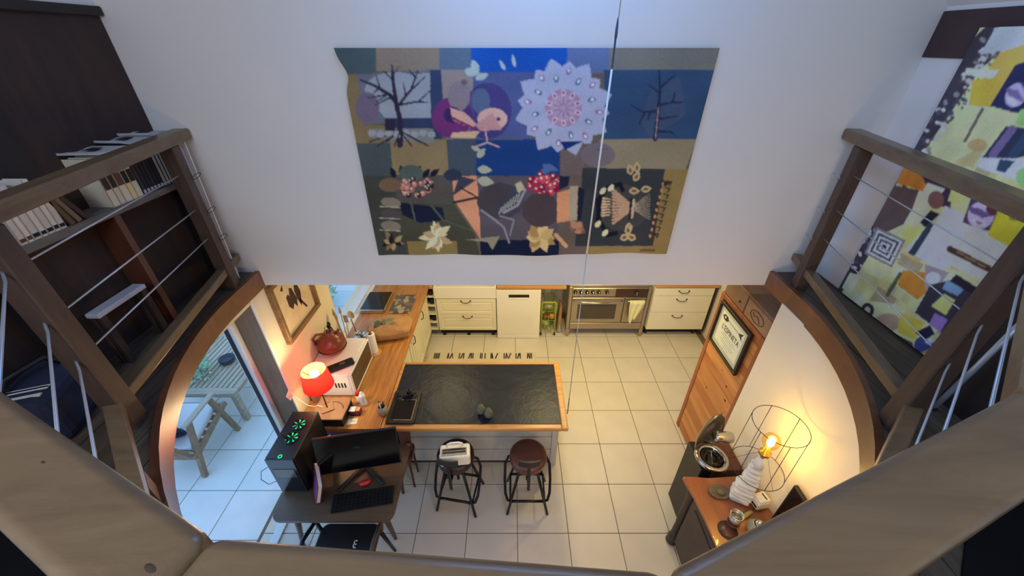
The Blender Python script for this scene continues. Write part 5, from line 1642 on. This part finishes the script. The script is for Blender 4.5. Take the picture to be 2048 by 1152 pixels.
# ---- printed cloth and canvas: colours are the print, navy patches lifted for lens glare, held per vertex on a fine grid
def to_px(P):
    s, c = math.sin(R(PITCH)), math.cos(R(PITCH))
    zz = P[..., 2] - CAM_H
    F = P[..., 1] * c - zz * s
    D = -P[..., 1] * s - zz * c
    return 1024 + FPX * P[..., 0] / F, 576 + FPX * D / F


class Print:
    """flat print on a grid; drawing coordinates are those in which the design was measured"""

    def __init__(self, P, ref, k=0.8):
        self.shape = P.shape[:2]
        self.U, self.V = to_px(P)
        self.ref = np.array([lin(v) for v in ref]) / k
        self.rgb = np.zeros(self.shape + (3,))
        rs = np.random.RandomState(5)
        self.rs = rs
        w = np.zeros(self.shape)
        for f in (4, 9, 20):
            a = rs.rand(f + 2, f + 2)
            yy = np.linspace(0, f, self.shape[0])
            xx = np.linspace(0, f, self.shape[1])
            y0, x0 = yy.astype(int), xx.astype(int)
            fy, fx = (yy - y0)[:, None], (xx - x0)[None, :]
            w += (a[y0][:, x0] * (1 - fy) * (1 - fx) + a[y0 + 1][:, x0] * fy * (1 - fx) + a[y0][:, x0 + 1] * (1 - fy) * fx + a[y0 + 1][:, x0 + 1] * fy * fx) / 3
        self.noise = w

    def col(self, c):
        return np.clip(np.array([lin(v) for v in c]) / self.ref, 0, .95)

    def put(self, mask, c, a=1.0, mott=0.0):
        c = self.col(c)
        k = 1.0 if not mott else (1 + mott * (self.noise[mask] - .5) * 2)[:, None]
        self.rgb[mask] = self.rgb[mask] * (1 - a) + c * k * a

    def poly(self, pts, c, a=1.0, mott=0.12):
        U, V = self.U, self.V
        ins = np.zeros(self.shape, bool)
        n = len(pts)
        for i in range(n):
            x1, y1 = pts[i]
            x2, y2 = pts[(i + 1) % n]
            if y1 == y2:
                continue
            cond = ((y1 > V) != (y2 > V)) & (U < (x2 - x1) * (V - y1) / (y2 - y1) + x1)
            ins ^= cond
        self.put(ins, c, a, mott)

    def rect(self, x0, x1, y0, y1, c, a=1.0, mott=0.12):
        self.put((self.U >= x0) & (self.U < x1) & (self.V >= y0) & (self.V < y1), c, a, mott)

    def ell(self, cx, cy, rx, ry, c, a=1.0, rot=0.0, mott=0.1):
        du, dv = self.U - cx, self.V - cy
        co, si = math.cos(R(rot)), math.sin(R(rot))
        p, q = du * co + dv * si, -du * si + dv * co
        self.put((p / rx) ** 2 + (q / ry) ** 2 < 1, c, a, mott)

    def line(self, pts, w, c, a=1.0, w2=None):
        for k, ((x1, y1), (x2, y2)) in enumerate(zip(pts[:-1], pts[1:])):
            dx, dy = x2 - x1, y2 - y1
            L = dx * dx + dy * dy
            t = np.clip(((self.U - x1) * dx + (self.V - y1) * dy) / max(L, 1e-6), 0, 1)
            d = np.hypot(self.U - x1 - t * dx, self.V - y1 - t * dy)
            ww = w
            if w2 is not None:
                f = (k + t) / (len(pts) - 1)
                ww = w + (w2 - w) * f
            self.put(d < ww / 2, c, a)

    def leaf(self, x, y, ang, L, W, c, a=1.0):
        co, si = math.cos(R(ang)), math.sin(R(ang))
        du, dv = self.U - x, self.V - y
        p, q = du * co + dv * si, -du * si + dv * co
        t = np.clip(p / L, 0, 1)
        self.put((p > 0) & (p < L) & (np.abs(q) < W * np.sin(np.pi * t ** .8)), c, a)

    def soften(self, n, grain):
        for _ in range(n):
            a = np.pad(self.rgb, ((1, 1), (1, 1), (0, 0)), 'edge')
            self.rgb = (a[1:-1, 1:-1] * 2 + a[:-2, 1:-1] + a[2:, 1:-1] + a[1:-1, :-2] + a[1:-1, 2:]) / 6
        g = self.rs.rand(*self.shape)[..., None] - .5
        self.rgb = np.clip(self.rgb * (1 + grain * 2 * g + .25 * (self.noise[..., None] - .5)), 0, 1)

    def mesh(self, name, P, mat, parent):
        nj, ni = self.shape
        me = bpy.data.meshes.new(name)
        nv = nj * ni
        me.vertices.add(nv)
        me.vertices.foreach_set('co', P.reshape(-1).astype(np.float32))
        j, i = np.meshgrid(np.arange(nj - 1), np.arange(ni - 1), indexing='ij')
        a = (j * ni + i).ravel()
        quads = np.stack([a, a + 1, a + ni + 1, a + ni], 1).astype(np.int32)
        nf = len(quads)
        me.loops.add(nf * 4)
        me.loops.foreach_set('vertex_index', quads.ravel())
        me.polygons.add(nf)
        me.polygons.foreach_set('loop_start', np.arange(0, nf * 4, 4, dtype=np.int32))
        me.update(calc_edges=True)
        ca = me.color_attributes.new('print', 'FLOAT_COLOR', 'POINT')
        rgba = np.ones((nv, 4), np.float32)
        rgba[:, :3] = np.clip(self.rgb, 0, 1).reshape(-1, 3)
        ca.data.foreach_set('color', rgba.ravel())
        me.materials.append(mat)
        for p in me.polygons:
            p.use_smooth = True
        o = bpy.data.objects.new(name, me)
        COL.objects.link(o)
        o.parent = parent
        return o


# tapestry on the back wall
tp = thing('tapestry', 'large wall tapestry of patchwork trees, sun, birds and butterfly above the kitchen', 'tapestry', (.065, YW - .012, 3.02))
NI, NJ = 420, 250
uu, vv = np.meshgrid(np.linspace(0, 1, NI), np.linspace(0, 1, NJ))
zt = 3.642 + 0 * uu
zb_ = 2.413 + .012 * uu + .006 * np.sin(uu * 9) + .003 * np.sin(uu * 31)
xl_ = -.938 + .03 * np.exp(-((vv - .10) / .05) ** 2) - .012 * vv + .02 * np.clip(vv * 8, 0, 1)
xr_ = 1.093 - .02 * vv
Xg = xl_ + (xr_ - xl_) * uu
Zg = zt + (zb_ - zt) * vv
Yg = YW - .014 - .003 * np.sin(uu * 14) * vv
P = np.stack([Xg, Yg, Zg], -1)
T = Print(P, (176, 174, 194), .8)
T.rect(0, 2048, 0, 1152, (92, 80, 74))
T.rect(660, 752, 80, 152, (66, 78, 92)); T.rect(752, 878, 80, 141, (120, 106, 104)); T.rect(878, 942, 80, 142, (78, 92, 122))
T.rect(942, 1134, 80, 146, (24, 70, 158)); T.rect(1134, 1226, 80, 146, (82, 94, 140)); T.rect(1218, 1450, 80, 144, (104, 100, 102))  # top navy patch has the lens glare put into its colour
T.poly([(680, 149), (714, 149), (726, 250), (774, 252), (774, 286), (700, 286)], (112, 94, 74))
T.poly([(714, 149), (862, 140), (868, 286), (774, 286), (774, 245), (726, 250)], (92, 92, 112))
T.rect(860, 884, 140, 278, (46, 56, 92)); T.poly([(882, 140), (946, 141), (949, 278), (892, 278)], (126, 112, 122))
T.poly([(946, 145), (1070, 145), (1060, 278), (949, 278)], (70, 78, 130))
T.poly([(706, 286), (780, 286), (786, 352), (722, 352)], (64, 70, 78)); T.poly([(780, 278), (894, 278), (898, 351), (786, 351)], (124, 104, 82))
T.poly([(892, 278), (952, 278), (954, 352), (898, 352)], (62, 70, 88)); T.rect(952, 1120, 279, 354, (24, 52, 112))  # navy patch brightened for lens glare as well
T.poly([(722, 352), (790, 352), (815, 512), (745, 512)], (58, 58, 58)); T.poly([(786, 350), (905, 350), (908, 410), (795, 410)], (74, 68, 70))
T.poly([(795, 404), (910, 410), (950, 470), (960, 512), (812, 512), (800, 450)], (64, 62, 56))
T.poly([(905, 352), (956, 352), (962, 480), (908, 400)], (198, 128, 108)); T.poly([(954, 352), (1120, 352), (1116, 484), (962, 484)], (78, 70, 84))
T.poly([(960, 480), (1122, 480), (1120, 512), (962, 512)], (20, 25, 52)); T.poly([(814, 482), (914, 482), (916, 512), (818, 512)], (122, 102, 68))
T.poly([(1120, 290), (1212, 278), (1190, 512), (1118, 512)], (92, 78, 78)); T.rect(1122, 1168, 300, 352, (100, 84, 88))
T.rect(1208, 1450, 140, 279, (46, 66, 102)); T.poly([(1200, 278), (1395, 278), (1370, 340), (1192, 340)], (126, 112, 98))
T.poly([(1192, 338), (1380, 338), (1330, 512), (1170, 512)], (126, 104, 70))
T.poly([(1166, 336), (1330, 338), (1306, 492), (1150, 492)], (48, 50, 58))
# left tree
lil = (128, 130, 152)
T.ell(790, 180, 60, 36, lil); T.poly([(740, 160), (860, 145), (862, 236), (770, 236), (745, 205)], lil); T.ell(735, 215, 24, 30, (96, 82, 110)); T.rect(770, 866, 236, 256, (44, 52, 86)); T.poly([(738, 258), (866, 258), (868, 286), (738, 276)], (112, 112, 122))
dk_ = (42, 36, 58)
T.line([(800, 290), (800, 240), (792, 205), (780, 190), (750, 172), (722, 160)], 12, dk_, w2=4)
T.line([(792, 205), (786, 160), (784, 130)], 9, dk_, w2=3); T.line([(796, 212), (822, 180), (836, 140)], 7, dk_, w2=2.5); T.line([(798, 210), (830, 204), (856, 204)], 5, dk_, w2=2)
for (a_, b_, c_, d_) in ((760, 178, 752, 150), (786, 160, 766, 142), (784, 150, 800, 132), (826, 176, 852, 152), (832, 156, 818, 140), (812, 192, 806, 165), (770, 190, 735, 196), (778, 196, 748, 212), (836, 204, 862, 180), (758, 175, 745, 190), (776, 188, 752, 205)):
    T.line([(a_, b_), (c_, d_)], 4, dk_, w2=1.5)
for k in range(8):
    x_ = 738 + k * 17
    T.ell(x_ + 6, 266 + 3 * (k % 2), 8, 7, (136, 134, 150)); T.line([(800, 262), (x_, 284 + 8 * (k % 2))], 3, dk_)
T.rect(770, 790, 238, 262, dk_); T.ell(848, 225, 10, 10, lil)
# birds
T.ell(905, 235, 40, 42, (98, 44, 104), rot=30); T.ell(975, 222, 48, 56, (58, 46, 108), .8); T.ell(962, 202, 18, 26, (74, 86, 124)); T.ell(918, 192, 22, 30, (118, 104, 122))
T.ell(905, 230, 18, 16, (52, 34, 86)); T.poly([(900, 215), (930, 225), (955, 250), (940, 256), (905, 240)], (186, 140, 138)); T.ell(985, 238, 30, 22, (188, 146, 150)); T.poly([(950, 250), (985, 225), (1004, 260), (960, 262)], (172, 124, 134)); T.poly([(905, 265), (960, 262), (950, 276), (900, 276)], (196, 152, 132))
T.ell(997, 238, 4, 4, (64, 50, 92)); T.line([(970, 258), (975, 285), (998, 294)], 3, (178, 140, 152)); T.line([(975, 285), (955, 292)], 3, (178, 140, 152)); T.line([(905, 236), (950, 258)], 5, (120, 40, 90)); T.ell(928, 165, 6, 6, (90, 80, 96))
for (x_, y_, an, L_, W_) in ((945, 120, 70, 34, 8), (950, 158, -20, 30, 7), (930, 140, 20, 28, 9), (955, 315, -50, 24, 7), (955, 338, 5, 30, 8), (960, 300, 200, 20, 5), (1010, 140, -120, 24, 4), (1030, 135, -100, 28, 4), (1085, 330, 20, 34, 7), (1080, 345, -20, 30, 6), (955, 360, 10, 34, 10)):
    T.leaf(x_, y_, an, L_, W_, (148, 158, 172) if y_ < 200 else (150, 150, 140) if x_ < 1000 else (70, 90, 140))
# sun
sc_ = (146, 146, 182)
SX, SY = 1127, 214
for k in range(16):
    a_ = k * 22.5 + 8
    T.leaf(SX + 50 * math.cos(R(a_)), SY + 50 * math.sin(R(a_)), a_, 50 if k % 2 else 42, 20, sc_)
T.ell(SX, SY, 74, 76, sc_); T.ell(SX, SY + 2, 37, 38, (150, 112, 146)); T.ell(SX, SY + 2, 26, 27, (158, 130, 162))
for k in range(10):
    a_ = k * 36 + 18
    T.ell(SX + 30 * math.cos(R(a_)), SY + 2 + 30 * math.sin(R(a_)), 7, 5, (176, 160, 188), rot=a_); T.ell(SX + 30 * math.cos(R(a_)), SY + 2 + 30 * math.sin(R(a_)), 3.5, 2.5, (128, 70, 112), rot=a_)
    T.line([(SX + 6 * math.cos(R(a_)), SY + 2 + 6 * math.sin(R(a_))), (SX + 22 * math.cos(R(a_)), SY + 2 + 22 * math.sin(R(a_)))], 2, (126, 96, 138))
for k in range(16):
    a_ = k * 22.5 + 8
    r_ = 58 if k % 2 else 72
    x_, y_ = SX + r_ * math.cos(R(a_)), SY + r_ * math.sin(R(a_))
    T.ell(x_, y_, 8, 5, (74, 92, 128) if k % 2 else (134, 96, 142), rot=a_); T.ell(x_ + 1.5 * math.cos(R(a_)), y_ + 1.5 * math.sin(R(a_)), 4, 2.5, (190, 192, 206), rot=a_)
# right tree
T.poly([(1302, 180), (1360, 150), (1372, 230), (1300, 278), (1280, 240)], (58, 70, 102)); tk = (34, 40, 70)
T.line([(1310, 278), (1316, 230), (1320, 180), (1318, 140)], 9, tk, w2=3)
for q in ([(1316, 222), (1285, 224), (1262, 210)], [(1290, 224), (1278, 250)], [(1318, 185), (1296, 168)], [(1320, 175), (1350, 150)], [(1316, 262), (1342, 264), (1352, 272)], [(1318, 210), (1345, 205), (1365, 205)], [(1345, 205), (1350, 185)], [(1300, 224), (1296, 240)], [(1320, 238), (1356, 232)]):
    T.line(q, 5, tk, w2=2)
T.line([(1311, 276), (1317, 215)], 2, (150, 118, 130))
# berries and flowers
def berries(cx, cy, n, rx, ry, cols, r=6, seed=1):
    q = random.Random(seed)
    for k in range(n):
        a_, rr = q.uniform(0, 6.28), math.sqrt(q.random())
        x_, y_ = cx + rx * rr * math.cos(a_), cy + ry * rr * math.sin(a_)
        T.ell(x_, y_, r, r * .8, cols[k % len(cols)], rot=q.uniform(0, 180))
        T.ell(x_ - 1.5, y_ - 1.5, r * .3, r * .3, (214, 180, 170))
for k in range(6):
    T.leaf(790 + k * 14, 356 - 3 * (k % 2), -110 + k * 14, 24, 6, (24, 24, 44))
T.ell(822, 346, 24, 16, (72, 80, 82))
berries(830, 372, 34, 34, 20, [(176, 112, 108), (150, 90, 92), (44, 34, 48)], 6, 2)
berries(1088, 370, 30, 32, 22, [(150, 34, 70), (120, 22, 58), (178, 60, 84)], 8, 3)
def flower(cx, cy, n, L_, W_, cols, seed=1):
    q = random.Random(seed)
    for k in range(n):
        a_ = 360 * k / n + q.uniform(-10, 10)
        T.leaf(cx + q.uniform(-6, 6), cy + q.uniform(-4, 4), a_, L_ * q.uniform(.7, 1.1), W_, cols[k % len(cols)])
T.poly([(798, 405), (885, 415), (890, 440), (840, 446), (805, 430)], (22, 26, 50)); T.line([(822, 405), (830, 440)], 3, (84, 84, 80)); T.line([(862, 410), (886, 440), (945, 462)], 4, (70, 74, 70))
flower(874, 472, 13, 34, 7, [(198, 176, 148), (168, 138, 112), (210, 192, 166)], 4); flower(785, 484, 9, 20, 5, [(120, 98, 74), (28, 24, 34), (150, 128, 96)], 5)
flower(1078, 474, 10, 34, 10, [(178, 146, 104), (150, 116, 78), (190, 160, 118)], 6); flower(1158, 458, 9, 20, 7, [(162, 116, 100), (120, 82, 70)], 7)
for y_ in (405, 428, 452):
    T.ell(782, y_, 20, 10, (118, 106, 100) if y_ != 428 else (72, 62, 68), rot=8); T.line([(760, y_ + 8), (800, y_ + 10)], 2, (150, 140, 130))
T.ell(780, 370, 22, 14, (104, 80, 68))
# animal with fringe
T.ell(1000, 402, 46, 36, (62, 54, 66)); T.ell(1082, 420, 38, 34, (66, 54, 62)); T.poly([(1018, 380), (1040, 366), (1052, 385), (1040, 425), (1010, 430), (990, 420)], (58, 56, 74))
T.line([(962, 420), (990, 440), (1008, 455), (1018, 485)], 4, (122, 118, 138)); T.line([(1008, 425), (1036, 410), (1050, 380)], 5, (132, 128, 142)); T.line([(1000, 432), (1028, 440), (1020, 470)], 3, (120, 116, 134))
for k in range(7):
    T.line([(998 + k * 6, 428 - k * 4), (1004 + k * 6, 414 - k * 5)], 2, (150, 146, 150))
T.poly([(1030, 368), (1042, 362), (1050, 378), (1036, 386)], (164, 152, 136)); T.poly([(930, 480), (1000, 472), (985, 500), (975, 484)], (130, 122, 108))
T.poly([(920, 352), (952, 360), (905, 392), (912, 370)], (54, 56, 74)); T.ell(905, 350, 18, 12, (44, 48, 70))
T.line([(908, 405), (955, 395)], 5, (40, 34, 44)); T.line([(920, 375), (950, 392)], 3, (44, 38, 46))
T.poly([(1114, 385), (1142, 378), (1138, 442), (1114, 446)], (196, 128, 100)); T.poly([(1140, 372), (1158, 372), (1154, 440), (1138, 442)], (150, 134, 122)); T.poly([(1118, 352), (1140, 352), (1136, 372), (1118, 380)], (30, 32, 54)); T.poly([(1156, 372), (1170, 380), (1162, 440), (1154, 440)], (26, 28, 48)); T.line([(1112, 470), (1132, 492)], 8, (186, 140, 110))
T.ell(1196, 310, 34, 24, (104, 92, 104)); T.line([(1190, 300), (1216, 298)], 3, (80, 84, 96)); T.poly([(1120, 283), (1165, 283), (1130, 300)], (20, 40, 98))
# butterfly panel
BXc, BYc = 1262, 415
T.ell(1246, 415, 52, 46, (62, 58, 62))
for k in range(11):
    s_ = -1 + 2 * k / 10
    T.line([(1262, 415 + 6 * s_), (1226, 413 + 34 * s_)], 3, (168, 132, 116), w2=5); T.line([(1270, 415 + 6 * s_), (1300, 413 + 26 * s_)], 1.5, (140, 126, 116))
    if abs(s_) < .75:
        T.line([(1200, 414 + 30 * s_), (1220, 414 + 26 * s_)], 5, (190, 158, 134), w2=2)
T.line([(1196, 440), (1200, 395), (1215, 376), (1240, 368), (1245, 380)], 9, (20, 22, 36)); T.line([(1196, 400), (1198, 440), (1215, 470), (1232, 466)], 9, (20, 22, 36))
for (x_, y_) in ((1206, 382), (1222, 376), (1196, 448), (1210, 466)):
    T.ell(x_, y_, 5, 8, (196, 180, 156), rot=40)
T.line([(1268, 400), (1264, 435)], 5, (168, 152, 136)); T.line([(1262, 398), (1259, 438)], 4, (26, 26, 36))
for (x_, y_, an) in ((1258, 382, 0), (1258, 445, 90), (1240, 478, -20), (1272, 478, 200), (1256, 470, -90), (1268, 362, -60), (1262, 350, -100), (1282, 380, -10), (1274, 345, -90)):
    T.leaf(x_, y_, an, 22, 7, (164, 146, 120)); T.leaf(x_ + 4 * math.cos(R(an)), y_ + 4 * math.sin(R(an)), an, 12, 3, (112, 70, 56))
for k in range(9):
    y_ = 362 + k * 13
    x_ = 1334 - k * 3.2
    T.line([(x_, y_), (x_ + 9, y_ + 2), (x_ + 5, y_ + 9)], 3, (58, 48, 40)); T.ell(x_ - 8, y_ + 6, 2.5, 3.5, (180, 120, 90))
T.poly([(1326, 360), (1342, 366), (1328, 374)], (50, 44, 42)); T.poly([(1308, 462), (1316, 472), (1302, 472)], (50, 44, 42))
T.rect(1280, 1310, 498, 503, (92, 70, 50))
off = np.array(tp.location)
T.soften(1, .08)
o = T.mesh('woven_cloth', P - off, vcol('woven_tapestry', .95, .3, 420), tp)
part('hanging_rod', MB().tube([(-1.0, .004, .615), (1.02, .004, .615)], .006, 6), M['bronze'], tp)

# collage canvas on the right wall
pn = thing('collage_painting', 'tall collage painting of ochre, white and photo patches on the right gallery wall', 'painting', (XR - .015, 1.62, ZD))
PX = XR - .034
NI, NJ = 260, 400
uu, vv = np.meshgrid(np.linspace(2.15, 1.37, NI), np.linspace(3.725, ZD + .012, NJ))
P = np.stack([PX + 0 * uu, uu, vv], -1)
Q = Print(P, (146, 154, 174), .8)
Q.rect(0, 4000, -500, 2000, (182, 174, 138), mott=.3)
qr = random.Random(4)
for k in range(130):
    i0, j0 = qr.randrange(0, 250), qr.randrange(0, 390)
    m_ = np.zeros(Q.shape, bool)
    m_[j0:j0 + qr.randrange(10, 46), i0:i0 + qr.randrange(10, 50)] = True
    Q.put(m_, qr.choice([(196, 190, 170), (150, 140, 100), (200, 186, 120), (120, 110, 100), (186, 190, 186), (170, 150, 110), (160, 168, 130)]), qr.uniform(.3, .7), .3)
# dark speckled left border
Q.poly([(1975, 50), (2048, 60), (1960, 140), (1850, 300), (1790, 420), (1720, 540), (1670, 600), (1650, 560), (1900, 120)], (52, 50, 66), mott=.3)
rs = random.Random(9)
for k in range(150):
    f = rs.random()
    x_, y_ = 1955 - 270 * f + rs.uniform(-14, 26) + 30 * (1 - f), 90 + 450 * f + rs.uniform(-22, 22)
    Q.ell(x_, y_, rs.uniform(3, 9), rs.uniform(2, 6), rs.choice([(150, 152, 164), (112, 112, 126), (58, 66, 96), (176, 176, 180), (72, 66, 76)]), rot=rs.uniform(0, 180))
Q.poly([(1990, 55), (2100, 40), (2100, 120), (2010, 100), (1960, 110)], (140, 150, 168), mott=.35)
Q.poly([(2000, 105), (2060, 85), (2048, 140), (1985, 215), (1935, 210), (1975, 140)], (172, 138, 76), mott=.35); Q.poly([(1932, 136), (1998, 140), (1986, 158), (1930, 150)], (190, 192, 168))
Q.poly([(1945, 160), (2000, 155), (1978, 215), (1938, 210)], (190, 142, 62), mott=.3)
Q.poly([(1930, 212), (2030, 222), (2005, 270), (1880, 340), (1860, 300)], (180, 178, 140), mott=.2); Q.line([(1965, 218), (1930, 282)], 6, (92, 82, 82)); Q.ell(1955, 290, 20, 12, (150, 118, 82), .7)
Q.poly([(2030, 130), (2120, 100), (2120, 235), (2030, 226), (1980, 212)], (36, 40, 78)); Q.ell(2032, 190, 20, 26, (146, 142, 190), rot=35); Q.poly([(2012, 176), (2036, 180), (2050, 205), (2034, 200), (2016, 190)], (96, 88, 140)); Q.ell(2024, 202, 12, 7, (176, 172, 204), rot=30); Q.poly([(2040, 166), (2058, 172), (2056, 190)], (60, 54, 92))
Q.poly([(2040, 220), (2100, 200), (2100, 255), (2030, 250)], (120, 160, 104), mott=.3)
Q.poly([(2012, 252), (2100, 262), (2100, 300), (2020, 320), (1965, 315)], (40, 46, 72)); Q.line([(2025, 258), (1985, 310)], 16, (92, 84, 130)); Q.line([(2060, 265), (2005, 338)], 18, (42, 60, 92)); Q.line([(2080, 300), (2040, 345)], 14, (150, 160, 180))
Q.poly([(1962, 315), (2100, 320), (2100, 390), (2030, 360), (1955, 335)], (196, 186, 184), mott=.15); Q.poly([(2000, 318), (2030, 322), (2010, 345), (1992, 340)], (44, 60, 90)); Q.ell(2052, 355, 20, 20, (112, 160, 110))
Q.poly([(1815, 325), (1870, 345), (1850, 385), (1792, 365)], (176, 104, 50), mott=.35); Q.poly([(1840, 345), (1910, 350), (1900, 420), (1870, 405)], (52, 40, 66))
Q.poly([(1785, 370), (1838, 380), (1815, 445), (1760, 470), (1740, 445)], (76, 66, 74), mott=.2)
Q.poly([(1855, 365), (1890, 378), (1850, 430), (1815, 470), (1808, 445)], (196, 184, 160)); Q.ell(1872, 400, 16, 18, (100, 72, 78)); Q.poly([(1862, 420), (1880, 428), (1850, 455), (1840, 445)], (30, 34, 52)); Q.poly([(1858, 445), (1872, 450), (1828, 512), (1816, 506)], (42, 56, 76))
Q.poly([(1815, 450), (1845, 460), (1818, 490), (1800, 480)], (186, 186, 108)); Q.poly([(1905, 372), (1945, 380), (1925, 410), (1895, 402)], (168, 168, 116))
Q.poly([(1890, 412), (1990, 455), (1960, 480), (1940, 520), (1880, 540), (1830, 512)], (186, 196, 214), mott=.06); Q.poly([(1935, 450), (2100, 490), (2048, 620), (1985, 600), (1960, 560), (1900, 530)], (190, 204, 178), mott=.12)
# portrait patches as loose blurs
Q.poly([(1945, 388), (2012, 410), (1985, 465), (1925, 445)], (62, 52, 78)); Q.ell(1962, 430, 26, 28, (160, 146, 190), rot=30); Q.ell(1990, 418, 18, 14, (78, 44, 54)); Q.poly([(1935, 412), (1962, 418), (1984, 432), (1966, 436), (1942, 426)], (84, 72, 120)); Q.ell(1958, 445, 16, 6, (188, 176, 206), rot=20); Q.poly([(1950, 440), (1968, 446), (1956, 450)], (122, 84, 130)); Q.poly([(1970, 400), (2004, 412), (1996, 440), (1982, 425)], (74, 46, 56), .8)
Q.poly([(2000, 412), (2100, 430), (2090, 470), (2030, 500), (1975, 470)], (196, 156, 50), mott=.4); Q.poly([(2015, 400), (2100, 420), (2100, 450), (2020, 440)], (82, 72, 58), .8)
Q.poly([(2032, 485), (2110, 500), (2080, 540), (2012, 520)], (58, 44, 86)); Q.ell(2040, 515, 18, 14, (166, 148, 196)); Q.ell(2036, 508, 5, 3, (54, 40, 80))
Q.line([(1900, 498), (1978, 538)], 13, (62, 48, 44)); Q.line([(1915, 504), (1970, 534)], 3, (126, 108, 82))
# stepped square
for k, c_ in enumerate(((104, 104, 122), (158, 162, 174), (62, 62, 78), (168, 174, 184), (74, 78, 94), (176, 184, 190), (34, 38, 52))):
    s_ = 42 - 6 * k
    cx_, cy_ = 1768, 494
    Q.poly([(cx_ - .35 * s_, cy_ - s_ * .95), (cx_ + s_ * 1.02, cy_ - s_ * .32), (cx_ + s_ * .38, cy_ + s_ * .98), (cx_ - s_ * .95, cy_ + s_ * .3)], c_)
# lower part
Q.poly([(1735, 515), (1780, 540), (1760, 560), (1725, 540)], (190, 184, 140)); Q.poly([(1700, 545), (1722, 552), (1700, 590), (1684, 575)], (200, 190, 156))
Q.poly([(1805, 540), (1850, 545), (1860, 580), (1835, 600), (1795, 570)], (186, 108, 48), mott=.3); Q.line([(1800, 548), (1775, 590)], 8, (78, 76, 64))
Q.poly([(1850, 528), (1898, 545), (1880, 570), (1850, 580)], (128, 122, 136)); Q.ell(1866, 556, 15, 12, (190, 176, 190)); Q.poly([(1860, 570), (1900, 560), (1975, 605), (1960, 660), (1900, 680), (1830, 625)], (48, 46, 62)); Q.poly([(1892, 560), (1932, 575), (1915, 592), (1885, 578)], (96, 128, 168)); Q.poly([(1912, 548), (1982, 592), (1970, 606), (1900, 562)], (34, 32, 46))
Q.poly([(1888, 588), (1910, 600), (1892, 630), (1862, 612)], (186, 196, 112)); Q.poly([(1945, 598), (1985, 622), (1950, 668), (1916, 640)], (198, 208, 214)); Q.ell(1935, 645, 10, 8, (150, 146, 176)); Q.poly([(1870, 625), (1895, 640), (1880, 665), (1858, 648)], (120, 100, 170))
Q.poly([(1730, 600), (1800, 610), (1790, 670), (1760, 680), (1720, 625)], (186, 170, 140), mott=.2); Q.ell(1775, 645, 26, 18, (130, 92, 100), .7); Q.ell(1735, 620, 13, 14, (44, 40, 46)); Q.ell(1735, 620, 6, 7, (150, 144, 140))
Q.poly([(1800, 625), (1850, 645), (1830, 680), (1795, 665)], (184, 150, 66), mott=.3); Q.poly([(1785, 665), (1825, 685), (1835, 730), (1790, 700)], (60, 52, 58)); Q.ell(1848, 690, 20, 18, (50, 62, 118)); Q.ell(1858, 682, 8, 6, (160, 176, 206)); Q.poly([(1830, 665), (1860, 650), (1870, 668), (1850, 680)], (30, 30, 52))
Q.poly([(1895, 655), (1930, 672), (1905, 715), (1870, 690)], (200, 164, 80), mott=.3); Q.poly([(1868, 690), (1905, 714), (1896, 725), (1862, 702)], (196, 206, 190)); Q.poly([(1835, 705), (1895, 730), (1860, 770), (1820, 745)], (204, 184, 136), mott=.25); Q.ell(1862, 715, 24, 16, (190, 142, 58), .7)
Q.poly([(1925, 640), (1990, 650), (1940, 740), (1900, 730), (1930, 680)], (92, 84, 96))
off = np.array(pn.location)
Q.soften(2, .07)
Q.mesh('canvas_front', P - off, vcol('painted_canvas', .7, .25, 160), pn)
part('canvas_body', MB().box(PX + .001, XR - .001, 1.37, 2.15, ZD + .012, 3.725), M['grey_paper'], pn, world=True)
for fy_ in (1.42, 2.0):
    part('foot_block', MB().box(PX + .004, XR - .001, fy_, fy_ + .1, ZD, ZD + .012), M['dark_wood2'], pn, world=True)
